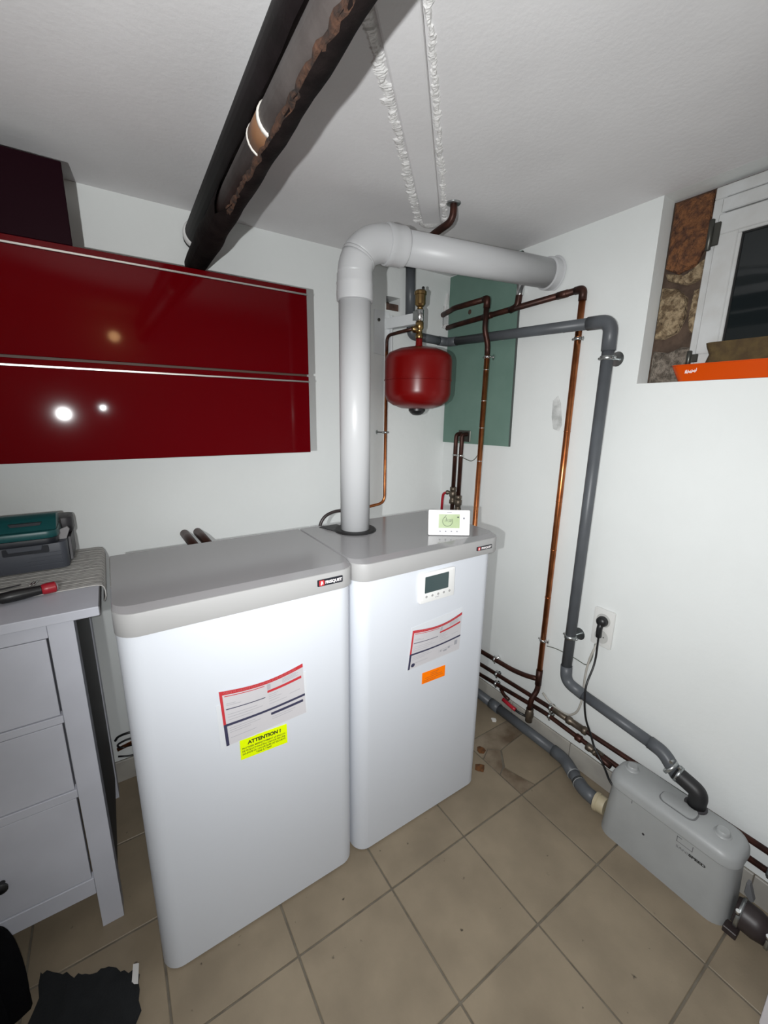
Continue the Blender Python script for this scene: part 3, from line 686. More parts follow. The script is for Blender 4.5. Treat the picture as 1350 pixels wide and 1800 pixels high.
# woven mat draped over the chest edge
def mat_mesh():
    t = bmesh.new(); prof = [(-1.93, 1.0602), (-1.7, 1.0602), (-1.55, 1.0602), (-1.45, 1.0602), (-1.395, 1.0606), (-1.374, 1.0602), (-1.362, 1.0570), (-1.3565, 1.049), (-1.3545, 1.037), (-1.3550, 1.022), (-1.358, 1.011), (-1.3610, 1.007)]
    low = [(-1.93, 1.0578), (-1.7, 1.0578), (-1.55, 1.0578), (-1.45, 1.0578), (-1.395, 1.0580), (-1.3755, 1.0578), (-1.3640, 1.0555), (-1.3588, 1.048), (-1.3568, 1.037), (-1.3573, 1.022), (-1.360, 1.012), (-1.3625, 1.0085)]
    ys = [.545+.417*k/24 for k in range(25)]; n = len(prof)
    A = [[t.verts.new((x, yy, z+(.0005*math.sin(k*2.6) if i < 6 else 0))) for i, (x, z) in enumerate(prof)] for k, yy in enumerate(ys)]
    L = [[t.verts.new((x, yy, z)) for x, z in low] for yy in ys]
    for k in range(24):
        for i in range(n-1):
            t.faces.new((A[k][i], A[k+1][i], A[k+1][i+1], A[k][i+1])); t.faces.new((L[k][i], L[k][i+1], L[k+1][i+1], L[k+1][i]))
        for i in (0, n-1): t.faces.new((A[k][i], A[k+1][i], L[k+1][i], L[k][i]))
    for i in range(n-1):
        for k in (0, 24): t.faces.new((A[k][i], A[k][i+1], L[k][i+1], L[k][i]))
    bmesh.ops.recalc_face_normals(t, faces=t.faces)
    return t, prof
tm, prof = mat_mesh()
mt = thing('table_mat', 'woven pale grey mat draped over the edge of the white chest', 'mat', (-1.6, .75, 1.058))
part('cloth', tm, M_mat, mt, smooth=True)
part('hem', B().tube([(x, .544, z-.0006) for x, z in prof], .0022, 6), M_mat_edge, mt)
for k in range(27):
    yy = .556+k*.015
    part('rib', B().tube([(x, yy, z-.0004) for i, (x, z) in enumerate(prof)], .0013, 5), M_mat_edge if k % 2 == 0 else M_mat, mt)

# tool box: grey lower tray case with teal lid tray
tb = thing('tool_box', 'blue-grey plastic tool box on the mat', 'tool box', (-1.62, .85, 1.0625))
part('body', B().prism(rrect(-1.80, -1.447, .752, .955, .02, 4), 1.0635, 1.150, 'xy', .004), M_tb_grey, tb, smooth=True)
part('back_lid', B().prism(rrect(-1.80, -1.432, .866, .960, .02, 4), 1.1515, 1.205, 'xy', .006), M_tb_dark, tb, smooth=True)
part('side_panel', B().prism([(.80, 1.075), (.945, 1.075), (.955, 1.148), (.82, 1.148)], -1.4465, -1.438, 'yz', .001), M_tb_dark, tb)
part('latch', B().prism([(-1.470, 1.150), (-1.448, 1.150), (-1.436, 1.180), (-1.442, 1.190), (-1.466, 1.180)], .790, .7995, 'xz', .001), M_tb_latch, tb)
hr = part('handle_recess', B().prism(rrect(-1.604, -1.492, 1.123, 1.146, .004, 3), .7495, .7525, 'xz'), M_tb_black, tb)
part('handle', B().prism([(-1.590, 1.134), (-1.510, 1.134), (-1.506, 1.150), (-1.594, 1.150)], .746, .7515, 'xz', .001), M_tb_grey, tb)
for k in range(4):
    part('rib', B().box(-1.560+.01*k, -1.462, .7500, .7525, 1.082+k*.0125, 1.0845+k*.0125), M_tb_grey, tb)
tt = thing('parts_case', 'dark teal plastic case lying on the grey tool box', 'case', (-1.62, .80, 1.206))
part('tray', B().prism(rrect(-1.80, -1.462, .728, .86, .03, 5), 1.172, 1.196, 'xy', .005), M_tb_teal, tt, smooth=True)
part('base', B().prism(rrect(-1.80, -1.466, .735, .80, .03, 5), 1.1515, 1.171, 'xy', .002), M_tb_black, tt, smooth=True)
part('lid', B().prism([(.742, 1.197), (.850, 1.197), (.850, 1.231), (.800, 1.236), (.775, 1.222)], -1.80, -1.464, 'yz', .005), M_tb_teal, tt, smooth=True)
part('handle_slot', B().prism([(-1.575, 1.2105), (-1.505, 1.2105), (-1.500, 1.219), (-1.58, 1.219)], .756, .772, 'xz'), M_tb_black, tt)

sd = thing('screwdriver', 'screwdriver with black grip and red collar on the chest', 'screwdriver', (-1.53, .53, 1.06))
s0, s1 = Vector((-1.66, .500, 1.076)), Vector((-1.462, .545, 1.076)); dsd = (s1-s0).normalized(); LS = (s1-s0).length
part('grip', B().lathe(s0+dsd*.075, dsd, [(.010, 0), (.0145, .008), (.0155, .03), (.0150, .05), (.0130, .075), (.0125, .090)], 14), M_black, sd, smooth=True)
part('collar', B().lathe(s0+dsd*.166, dsd, [(.0125, 0), (.0150, .004), (.0155, .014), (.0155, .030), (.013, .0325)], 14), M_red_pl, sd, smooth=True)
part('end_cap', B().lathe(s0+dsd*.060, dsd, [(.008, 0), (.014, .003), (.0145, .012), (.011, .016)], 14), M_red_pl, sd, smooth=True)
part('tip_ring', B().lathe(s0+dsd*.1985, dsd, [(.011, 0), (.0115, .003), (.009, .004)], 14), M_tb_latch, sd)
part('blade', B().lathe(s0-dsd*.04, dsd, [(.003, 0), (.003, .10)], 8), M_chrome, sd)
for k in range(2):
    bx = -1.534+k*.008
    tag(finish('screw_bit', B().lathe((bx, .612+.003*k, 1.0655), (.35, .8, .25), [(.0014, 0), (.0026, .003), (.0026, .016), (.0018, .018), (.0018, .024)], 6), M_chrome), ('tiny chrome screwdriver bit on the mat, nearer the wall end', 'tiny chrome screwdriver bit on the mat, nearer the red collar')[k], 'bit', 'screw bits on the mat')
fl_file = tag(finish('flat_file', B().prism([(-1.66, .60), (-1.558, .640), (-1.557, .646), (-1.66, .612)], 1.0635, 1.0660, 'xy', .0006), M_tb_dark), 'thin dark flat file lying in front of the tool box', 'file')

# ------------------------------------------------------------------ expansion vessel on its bracket
TX, TY = -.028, .775; RT = .158
vs = thing('expansion_vessel', 'round red metal expansion vessel hanging from a wall bracket', 'tank', (TX, TY, 1.56))
part('lower_shell', B().lathe((TX, TY, 1.588), (0, 0, 1), [(.02, 0), (.075, .003), (.118, .018), (.146, .038), (.157, .064), (RT, .082), (RT, .135)], 40), M_tank, vs, smooth=True)
part('upper_shell', B().lathe((TX, TY, 1.722), (0, 0, 1), [(RT+.0008, 0), (RT+.0008, .085), (.153, .105), (.138, .120), (.10, .136), (.05, .146), (.016, .149)], 40), M_tank, vs, smooth=True)
part('seam', B().lathe((TX, TY, 1.716), (0, 0, 1), [(RT-.001, 0), (RT+.0028, .0015), (RT+.0028, .0055), (RT-.001, .007)], 40), M_tank, vs, smooth=True)
part('air_cap', B().lathe((TX, TY, 1.590), (0, 0, -1), [(.040, 0), (.040, .010), (.030, .022), (.018, .030), (.004, .032)], 22), M_black, vs, smooth=True)
part('neck', B().lathe((TX, TY, 1.868), (0, 0, 1), [(.020, 0), (.016, .012), (.015, .040)], 16), M_tank, vs, smooth=True)
va = thing('air_vent_fitting', 'brass tee and automatic air vent above the red vessel', 'fitting', (TX, TY, 1.908))
part('tee', B().lathe((TX, TY, 1.905), (0, 0, 1), [(.015, 0), (.018, .005), (.018, .020), (.014, .024), (.014, .040), (.019, .044), (.019, .072), (.014, .074)], 12), M_brass, va)
part('nut', B().lathe((TX, TY, 1.980), (0, 0, 1), [(.018, 0), (.0215, .003), (.0215, .048), (.018, .053)], 6), M_chrome, va)
part('vent_neck', B().lathe((TX, TY, 2.033), (0, 0, 1), [(.016, 0), (.012, .008), (.012, .016)], 14), M_brass, va)
part('vent_body', B().lathe((TX, TY, 2.046), (0, 0, 1), [(.018, 0), (.0245, .008), (.0245, .046), (.028, .048), (.028, .060), (.022, .066), (.004, .068)], 22), M_brass, va, smooth=True)
part('vent_cap', B().lathe((TX+.013, TY-.002, 2.110), (0, 0, 1), [(.0065, 0), (.0065, .018), (.004, .020)], 12), M_black, va)
part('side_union', B().lathe((TX-.014, TY, 1.945), (-1, 0, 0), [(.011, 0), (.016, .003), (.016, .018), (.011, .022), (.011, .030)], 8), M_brass, va)
br = thing('wall_bracket', 'pale zinc angle bracket carrying the red vessel', 'bracket', (-.09, BW, 1.86))
part('wall_plate', B().prism([(-.148, 1.855), (-.060, 1.845), (-.060, 2.055), (-.148, 2.055)], BW-.006, BW-.001, 'xz', .001), M_bracket, br)
part('wall_plate_fold', B().box(-.062, -.054, BW-.028, BW-.001, 1.85, 2.035, .001, 1), M_bracket, br)
part('arm', B().prism([(-.085, BW-.006), (-.045, BW-.006), (TX+.012, TY+.020), (TX-.012, TY+.018)], 1.972, 2.020, 'xy', .001), M_bracket, br)
part('clip', B().prism([(TX-.024, TY+.022), (TX-.0215, TY-.010), (TX-.018, TY-.010), (TX-.012, TY+.022)], 1.985, 2.025, 'xy', .001), M_steel, br)
part('screw', B().lathe((-.122, BW-.005, 2.010), (0, -1, 0), [(.008, 0), (.008, .003), (.004, .005)], 12), M_hinge, br)
# small copper line to the vessel
sp = thing('small_copper_pipe', 'thin copper pipe running from the vessel tee down the back wall', 'pipe', (-.10, .95, 1.09))
part('upper_bend', B().tube([(TX-.040, TY, 1.945), (-.085, .86, 1.940), (-.096, .945, 1.935), (-.096, .945, 1.86)], .0078, 12, .03), M_copper_dark, sp)
part('drop', B().tube([(-.096, .945, 1.865), (-.096, .945, 1.10), (-.20, .945, 1.088), (-.27, .945, 1.080), (-.28, .945, .95)], .0078, 12, .04), M_copper, sp)
def wall_clip(t, p, n, r, stand, disc=.013, m=M_steel, along=(0, 0, 1), w_=.012):
    """pipe clip at p: ring round the pipe, stand-off along n to the wall, disc at the wall"""
    p = Vector(p); n = Vector(n).normalized(); a = Vector(along).normalized()
    c = part('clamp', B().lathe(p-a*w_/2, a, [(r, 0), (r+.003, .0005), (r+.003, w_-.0005), (r, w_)], 18), m, t)
    s_ = a.cross(Vector((1, 0, 0)) if n.x > .3 else Vector((0, 1, 0))).normalized()
    part('ear', B().lathe(p+s_*(r+.001), s_, [(.0045, 0), (.005, .002), (.005, .009), (.003, .011)], 8), m, c)
    part('ear', B().lathe(p-s_*(r+.001), -s_, [(.0045, 0), (.005, .002), (.005, .009), (.003, .011)], 8), m, c)
    if stand > r: part('standoff', B().lathe(p+n*(r+.001), n, [(.004, 0), (.004, stand-r-.006), (disc, stand-r-.005), (disc*.8, stand-r-.0015)], 16), m, c, smooth=True)
    return c
wall_clip(sp, (-.096, .945, 1.47), (-.6, .8, 0), .0078, .05, .012, M_steel)
hs = tag(finish('flexible_hose', B().tube([(-.500, .640, 1.165), (-.545, .640, 1.168), (-.590, .640, 1.152), (-.612, .640, 1.120), (-.614, .640, 1.00)], .0065, 10, .03), M_hose), 'short thin dark hose arching behind the flue pipe', 'hose')
# pair of dark elbows behind the left cabinet
for x in (-1.073, -1.022):
    tag(finish('heating_elbow', B().tube([(x, BW, 1.062), (x+.004, .86, 1.062), (x+.03, .80, 1.02), (x+.03, .80, .80)], .0175, 14, .035), M_copper_dark),
        'dark pipe elbow coming out of the wall behind the left cabinet, %s' % ('left of two' if x < -1.05 else 'right of two'), 'pipe', 'elbows behind the cabinet')

# ------------------------------------------------------------------ grey discharge pipe (back wall, corner, right wall, down to the pump)
gp = thing('grey_waste_pipe', 'grey plastic waste pipe crossing the green board and dropping to the pump', 'pipe', (.28, .02, .30))
GR = .0215
G = [Vector(p) for p in ((.062, .953, 1.955), (.290, .953, 1.944), (.305, .90, 1.943), (.278, .095, 1.905))]
part('vertical_stub', B().tube([(.045, .957, CE), (.050, .957, 2.04)], .024, 18), M_pvc, gp)
part('vertical_stub', B().tube([(.050, .957, 2.05), (.058, .954, 1.985)], .0195, 18), M_pvc, gp)
part('elbow', B().tube([(.056, .954, 2.0), (.060, .953, 1.957), (.11, .953, 1.952)], .0235, 18, .035), M_pvc, gp)
part('run', B().tube([(.10, .953, 1.953), (.275, .953, 1.945)], GR, 18), M_pvc, gp)
part('bend', B().tube([(.24, .953, 1.9466), (.301, .950, 1.9445), (.304, .88, 1.942)], .0232, 18, .05), M_pvc, gp)
part('run', B().tube([(.304, .90, 1.943), (.277, .11, 1.906)], GR, 20), M_pvc, gp)
part('elbow', B().tube([(.2775, .125, 1.9065), (.275, .035, 1.9025), (.275, .033, 1.80)], .0248, 20, .075, 8), M_pvc, gp)
part('drop', B().tube([(.275, .033, 1.81), (.275, .036, .47)], GR, 20), M_pvc, gp)
part('elbow', B().tube([(.275, .036, .500), (.275, .030, .425), (.275, -.055, .409)], .0240, 20, .05, 8), M_pvc, gp)
part('run', B().tube([(.275, -.04, .412), (.275, -.345, .377)], GR, 20), M_pvc, gp)
part('bend', B().tube([(.275, -.325, .379), (.272, -.375, .374), (.258, -.432, .330)], .0240, 20, .035, 8), M_pvc, gp)
for p, ax in (((.300, .565, 1.9275), (-.03, -.82, -.038)), ((.283, .235, 1.9117), (-.03, -.82, -.038))):
    part('printed_ring', B().lathe(p, ax, [(GR, 0), (GR+.0005, .0006), (GR+.0005, .0026), (GR, .003)], 20), M_pvc_lt, gp)
wall_clip(gp, (.275, .034, 1.775), (1, -.12, 0), GR, .0602, .027, M_steel, w_=.016)
wall_clip(gp, (.275, .036, .640), (1, -.12, 0), GR, .0602, .027, M_steel, w_=.016)

# ------------------------------------------------------------------ copper heating pipes on the right wall
c1 = thing('copper_riser', 'copper pipe with a kink dropping in front of the green board', 'pipe', (.272, .63, .98))
CR = .0128
part('upper_run', B().tube([(.30, BW+.05, 2.083), (.265, .90, 2.088), (.250, .860, 2.090), (.250, .628, 2.090)], CR, 14, .03), M_copper_dark, c1)
part('elbow', B().tube([(.250, .650, 2.090), (.250, .628, 2.090), (.250, .630, 2.05)], .0155, 14, .016), M_copper_dark, c1)
part('offset', B().tube([(.250, .630, 2.07), (.250, .632, 1.955), (.270, .627, 1.895), (.270, .625, 1.84)], CR, 14, .02), M_copper_dark, c1)
part('drop', B().tube([(.270, .625, 1.845), (.271, .638, .33), (.288, .638, .302)], CR, 14, .015), M_copper, c1)
for z in (1.775, 1.63, 1.50, 1.335): part('solder_ring', B().lathe((.2705, .6255+(1.84-z)*.009, z), (0, 0, 1), [(CR, 0), (CR+.0012, .001), (CR+.0012, .003), (CR, .004)], 14), M_alu, c1)
wall_clip(c1, (.270, .625, 1.835), (1, -.6, 0), CR, .034, .014, M_chrome)
c2 = thing('copper_return', 'long copper pipe turning down the right wall behind the grey pipe', 'pipe', (.315, .19, .10))
part('upper_run', B().tube([(.315, BW-.008, 2.022), (.315, .90, 2.026), (.315, .195, 2.047)], CR, 14), M_copper_dark, c2)
part('coupling', B().tube([(.315, .715, 2.031), (.315, .655, 2.033)], .0148, 14), M_copper_dark, c2)
part('coupling', B().tube([(.315, .300, 2.044), (.315, .255, 2.045)], .0148, 14), M_copper_dark, c2)
part('branch', B().tube([(.315, .545, 2.034), (.315, .505, 2.042), (.315, .498, 2.10), (.315, .495, 2.165)], .0150, 14, .03), M_copper_dark, c2)
part('branch_sleeve', B().lathe((.315, .4965, 2.085), (0, 0, 1), [(.016, 0), (.017, .004), (.017, .07), (.015, .072)], 14), M_chrome, c2)
part('elbow', B().tube([(.315, .222, 2.0465), (.315, .188, 2.047), (.315, .187, 2.005)], .0152, 14, .022), M_copper_dark, c2)
part('drop', B().tube([(.315, .187, 2.015), (.315, .190, .36)], CR, 14), M_copper, c2)
for z in (1.87, 1.50, 1.20, .98, .75): part('solder_ring', B().lathe((.315, .1873+(2.0-z)*.0018, z), (0, 0, 1), [(CR, 0), (CR+.0012, .001), (CR+.0012, .003), (CR, .004)], 14), M_copper, c2)
part('tee', B().tube([(.315, .190, .375), (.314, .189, .295)], .0152, 14), M_copper_dark, c2)
part('offset', B().tube([(.314, .189, .31), (.311, .186, .27), (.280, .195, .22), (.279, .197, .165)], CR, 14, .02), M_copper_dark, c2)
wall_clip(c2, (.315, .1873, 1.865), (.5, -1, 0), CR, .022, .009, M_steel)
wall_clip(c2, (.313, .189, .535), (.35, -1, 0), CR, .028, .012, M_chrome)
vl = part('valve', B().lathe((.282, .197, .170), (0, 0, -1), [(.012, 0), (.018, .003), (.018, .018), (.021, .026), (.021, .042), (.017, .050), (.017, .072), (.011, .076)], 12), M_valve, c2)
part('lever', B().tube([(.268, .205, .126), (.255, .235, .130), (.252, .262, .134)], .006, 8, .01), M_black, vl)
part('lever_grip', B().tube([(.252, .255, .134), (.250, .280, .137), (.248, .335, .146)], .0095, 10, .01, radii=None), M_red_pl, vl)

# three low pipes along the skirting
def low_pipe(label, pts, m=M_copper_dark, r=.0105, f=.03):
    t = thing('low_copper_pipe', label, 'pipe', tuple(pts[0]), 'low copper pipes along the right wall')
    part('run', B().tube(pts, r, 12, f), m, t); return t
l1 = low_pipe('short dark copper pipe meeting the long copper pipe in a tee', [(.306, .80, .275), (.306, .34, .293), (.312, .262, .303), (.314, .190, .325)], r=.012)
wall_clip(l1, (.306, .455, .2885), (.9, -.5, .7), .012, .030, .013, M_chrome, (0, 1, 0))
l2 = low_pipe('upper of the two dark copper pipes just above the skirting', [(.306, .80, .195), (.306, .12, .224), (.3085, -.24, .226), (.3085, -.775, .228)])
l3 = low_pipe('lower of the two dark copper pipes just above the skirting', [(.306, .80, .120), (.306, .13, .180), (.3085, -.22, .160), (.3085, -.775, .160)])
for t_, y_, z_ in ((l2, .435, .2105), (l3, .435, .152), (l2, .105, .2245), (l3, .105, .1787), (l2, -.70, .2276), (l3, -.70, .160)):
    wall_clip(t_, (.306, y_, z_), (1, 0, 0), .0105, .0285, .010, M_steel, (0, 1, 0))
vv = part('check_valve', B().lathe((.306, .020, .2245), (0, -1, 0), [(.011, 0), (.018, .003), (.018, .02), (.015, .024), (.015, .075), (.018, .079), (.018, .095), (.011, .098)], 8), M_valve, l2)
part('sleeve', B().lathe((.306, .090, .2243), (0, -1, 0), [(.0105, 0), (.0125, .002), (.0125, .066), (.0105, .068)], 12), M_valve, l2)
part('coupling', B().lathe((.306, -.030, .170), (0, -1, 0), [(.0105, 0), (.016, .003), (.016, .028), (.0105, .031)], 8), M_copper_dark, l3)
part('check_valve', B().lathe((.300, -.085, .166), (0, -1, -.05), [(.0105, 0), (.017, .003), (.017, .02), (.014, .024), (.014, .05), (.017, .054), (.017, .072), (.0105, .075)], 8), M_valve, l3)
part('drain_cock', B().tube([(.300, -.12, .165), (.282, -.150, .170), (.278, -.205, .165)], .011, 10, .02), M_copper_dark, l3)
part('drain_cock_nut', B().lathe((.288, -.128, .172), (-.6, -.6, .3), [(.009, 0), (.013, .003), (.013, .014), (.007, .018)], 8), M_valve, l3)
part('stub', B().tube([(.300, .395, .150), (.285, .36, .140), (.283, .325, .136)], .009, 10, .02), M_copper_dark, l3)

# twin pipes with red lever valves above the boiler, coming out of the green board
for k, (y_, lab) in enumerate(((.830, 'left of the twin dark pipes below the green board, with the red lever valve'), (.785, 'right of the twin dark pipes below the green board'))):
    t = thing('valved_pipe', lab, 'pipe', (.285, y_, .9), 'twin pipes below the green board')
    part('run', B().tube([(.345, y_-.004, 1.462), (.287, y_-.002, 1.462), (.287, y_, 1.17 if k == 0 else 1.13)], .0115, 12, .02), M_copper_dark, t)
    part('compression_nut', B().lathe((.287, y_, 1.172 if k == 0 else 1.132), (0, 0, -1), [(.012, 0), (.018, .003), (.018, .020), (.014, .024)], 8), M_valve, t)
    v_ = part('valve', B().lathe((.287, y_, 1.150 if k == 0 else 1.110), (0, 0, -1), [(.014, 0), (.021, .006), (.021, .030), (.016, .036), (.016, .050), (.019, .053), (.019, .072), (.012, .075)], 10), M_valve, t)
    part('run', B().tube([(.287, y_, 1.08 if k == 0 else 1.04), (.287, y_, .315)], .0115, 12), M_copper_dark, t)
    if k == 0:
        part('valve_stem', B().lathe((.287, y_+.015, 1.135), (-.35, .93, 0), [(.010, 0), (.010, .018), (.013, .020), (.013, .028)], 10), M_valve, v_)
        part('lever', B().tube([(.275, .868, 1.135), (.272, .893, 1.125), (.272, .899, 1.09), (.272, .901, 1.02)], .0075, 8, .015), M_red_pl, v_)
    part('clamp', B().lathe((.287, y_, 1.344), (0, 0, 1), [(.0115, 0), (.0165, .001), (.0165, .010), (.0115, .011)], 16), M_chrome, t)
tag(finish('bracket_plate', B().box(.318, .334, .755, .845, 1.422, 1.482, .002, 1), M_hinge), 'dark metal plate at the lower edge of the green board', 'plate')
tag(finish('bonding_wire', B().tube([(.290, .780, 1.342), (.300, .750, 1.330), (.302, .718, 1.324), (.300, .690, 1.340), (.286, .650, 1.376)], .0022, 6, .02), M_cable_g), 'thin grey wire looping between the twin pipes and the copper riser', 'wire')

# copper stub bending out of the ceiling
cs = thing('copper_stub', 'dark copper pipe stub bending out of the ceiling above the flue', 'pipe', (-.198, .384, 2.19))
part('bend', B().tube([(-.196, .384, CE+.03), (-.194, .386, 2.228), (-.204, .47, 2.213), (-.208, .525, 2.20), (-.21, .53, 2.12)], .0125, 14, .03), M_copper_dark, cs)
part('ceiling_rose', B().lathe((-.197, .384, CE), (0, 0, -1), [(.026, 0), (.024, .003), (.014, .004)], 18), M_steel, cs)

# green board
gb = tag(finish('green_wall_board', B().prism([(.497, 1.417), (.975, 1.410), (.975, 2.272), (.512, 2.272)], RW-.0125, RW-.0005, 'yz'), M_green), 'green moisture-resistant plasterboard panel in the wall corner', 'board')
part('cut_edge', B().prism([(.4945, 1.417), (.497, 1.417), (.512, 2.272), (.5095, 2.272)], RW-.0120, RW-.0005, 'yz'), M_green_edge, gb)
part('pipe_hole', B().lathe((RW-.0130, .815, 2.075), (-1, 0, 0), [(.012, 0), (.010, .0006)], 12), M_mortar, gb)

# ------------------------------------------------------------------ socket, plug and cables
so = thing('wall_socket', 'white double wall socket above the skirting pipes', 'socket', (RW, -.066, .63))
part('plate', B().prism(rrect(-.110, -.025, .632, .796, .006, 4), RW-.010, RW-.0005, 'yz', .002), M_socket, so, smooth=True)
for z in (.748, .675):
    wl = part('socket_well', B().lathe((RW-.0098, -.067, z), (-1, 0, 0), [(.029, 0), (.029, .0010), (.0265, .0014), (.0255, .0003)], 28), M_socket_in, so, smooth=True)
    part('earth_pin', B().lathe((RW-.0095, -.067, z+.011), (-1, 0, 0), [(.0024, 0), (.0024, .008)], 8), M_chrome, wl)
    for s_ in (-1, 1): part('contact_hole', B().lathe((RW-.0096, -.067+s_*.0095, z), (-1, 0, 0), [(.0027, 0), (.0027, .0009)], 8), M_black, wl)
pg = thing('power_plug', 'black plug with its lead in the upper socket', 'plug', (.30, -.067, .69))
part('plug_body', B().lathe((RW-.0110, -.067, .746), (-1, 0, 0), [(.021, 0), (.0225, .004), (.021, .018), (.014, .026), (.004, .028)], 22), M_black, pg, smooth=True)
part('strain_relief', B().tube([(.308, -.067, .742), (.303, -.0665, .712), (.306, -.066, .680)], .0115, 12, .01), M_black, pg)
part('lead', B().tube([(.306, -.066, .700), (.310, -.065, .649), (.305, -.069, .557), (.237, -.077, .480), (.232, -.088, .395), (.240, -.098, .330), (.275, -.106, .259), (.275, -.130, .205), (.262, -.165, .186), (.262, -.195, .150), (.262, -.215, .115), (.258, -.245, .10)], .0042, 8, .05), M_black, pg)
wc = tag(finish('white_cable', B().tube([(.326, -.054, .636), (.322, -.032, .548), (.322, -.025, .461), (.322, -.030, .352), (.322, -.014, .275), (.322, .018, .236), (.322, .055, .226), (.322, .120, .232), (.323, .166, .262)], .0048, 8, .05), M_cable_w), 'grey-white cable looping below the socket', 'cable')
ew = tag(finish('earth_wire', B().tube([(.330, .176, .505), (.330, .132, .516), (.330, .046, .519), (.330, -.015, .512), (.330, -.030, .522), (.330, -.041, .556), (.330, -.044, .628)], .0022, 6, .03), M_cable_g), 'thin grey earth wire from the copper pipe to the socket', 'wire')
# worn patch on the wall
tag(finish('wall_filler_patch', B().prism([(.285, 1.63), (.262, 1.65), (.245, 1.62), (.228, 1.53), (.238, 1.50), (.27, 1.51), (.283, 1.56)], RW-.0008, RW+.0004, 'yz'), mat('grey_filler', (0.40, 0.41, 0.40), .8, col2=(.66, .67, .66), nscale=25)), 'small grey smudge of filler on the right wall by the copper pipe', 'patch')

# ------------------------------------------------------------------ lifting pump
pu = thing('lifting_pump', 'grey plastic lifting pump box on the floor by the right wall', 'pump', (.225, -.455, 0))
def tapered(o0, z0, o1, z1, extra=None):
    rings = [(o0, z0)]+(extra or [])+[(o1, z1)]; b = B(); n = len(o0); V = []
    for o_, z_ in rings: V += [(p[0], p[1], z_) for p in o_]
    F_ = [tuple(range(n-1, -1, -1)), tuple(range((len(rings)-1)*n, len(rings)*n))]
    for k in range(len(rings)-1): F_ += [(k*n+i, k*n+(i+1) % n, (k+1)*n+(i+1) % n, (k+1)*n+i) for i in range(n)]
    b.poly(V, F_); bmesh.ops.recalc_face_normals(b.bm, faces=b.bm.faces); return b
def po_(d, dz=0): return rrect(.133+d, .2955-d*.3, -.660+d, -.250-d, .05, 7)
part('body', tapered(po_(0), 0.0, po_(.012), .215), M_pump, pu, smooth=True)
def lo(d): return rrect(.141+d, .2955-d, -.655+d, -.255-d, .052, 7)
part('lid', tapered(lo(0), .216, lo(.020), .262, [(lo(-.002), .219), (lo(0), .240), (lo(.006), .254)]), M_pump, pu, smooth=True)
for x, y_ in ((.232, -.300), (.218, -.590)):
    part('lid_boss', B().lathe((x, y_, .260), (0, 0, 1), [(.026, 0), (.023, .004), (.020, .006), (.019, .014), (.016, .017), (.006, .016)], 20), M_pump, pu, smooth=True)
hx = rrect(.180, .236, -.520, -.415, .020, 6)
part('hatch_groove', B().prism(rrect(.176, .240, -.524, -.411, .023, 6), .2600, .2626, 'xy'), M_pump_line, pu)
part('hatch', B().prism(hx, .2615, .2680, 'xy', .002), M_pump, pu, smooth=True)
slope = Matrix.Rotation(math.atan2(.012, .215), 4, 'Y')
def front_x(z): return .133+.012*z/.215
bd = B(); 
for (y0, y1, z0, z1) in ((-.500, -.498, .186, .206), (-.545, -.543, .186, .206), (-.545, -.498, .186, .188), (-.512, -.498, .204, .206)): bd.box(front_x(.195)-.0008, front_x(.195)+.004, y0, y1, z0, z1)
part('badge_outline', bd, M_pump_line, pu)
part('lettering', text_mesh('SANI', .0125, on_left(front_x(.165)-.0006, -.500, .1660), 'LEFT', 0.0001, .034), M_pump_line, pu)
part('lettering', text_mesh('SPEED', .0125, on_left(front_x(.165)-.0006, -.537, .1660), 'LEFT', 0.0006, .048), M_pblack, pu)
part('plug_screw', B().lathe((front_x(.118)+.0005, -.405, .118), (-1, 0, 0), [(.0045, 0), (.0040, .0015)], 12), M_tb_dark, pu)
part('mould_mark', B().box(front_x(.205)-.0008, front_x(.205)+.003, -.352, -.3495, .199, .211), M_pump_line, pu)
# outlet elbow with hose clips
part('outlet_flange', B().lathe((.256, -.500, .261), (0, 0, 1), [(.034, 0), (.034, .004), (.029, .007)], 20), M_tb_dark, pu)
oe = part('outlet_elbow', B().tube([(.256, -.500, .262), (.256, -.503, .318), (.257, -.463, .330), (.258, -.425, .338)], .0270, 18, .028, 8), M_rubber, pu)
for p in ((.2605, -.440, .3345), (.2560, -.414, .3440)):
    part('hose_clip', B().lathe(p, (-.05, .88, .20) if p[1] < -.43 else (-.05, .75, .45), [(.0275, 0), (.0295, .0008), (.0295, .010), (.0275, .0108)], 22), M_steel, oe)
    part('clip_screw', B().lathe((p[0]-.012, p[1]+.004, p[2]+.030), (1, 0, 0), [(.006, 0), (.006, .016)], 8), M_steel, oe)
# side inlet stubs
ci = part('inlet_collar', B().lathe((.195, -.248, .052), (-.05, 1, -.1), [(.032, 0), (.034, .006), (.034, .026), (.037, .029), (.037, .040), (.030, .042)], 20), M_beige, pu, smooth=True)
part('side_lug', B().prism([(-.664, .11), (-.672, .11), (-.690, .06), (-.684, .05), (-.664, .07)], .262, .282, 'yz', .001), M_pump_line, pu)
part('base_lug', B().box(.140, .175, -.690, -.655, .0, .022, .002, 1), M_hose, pu)
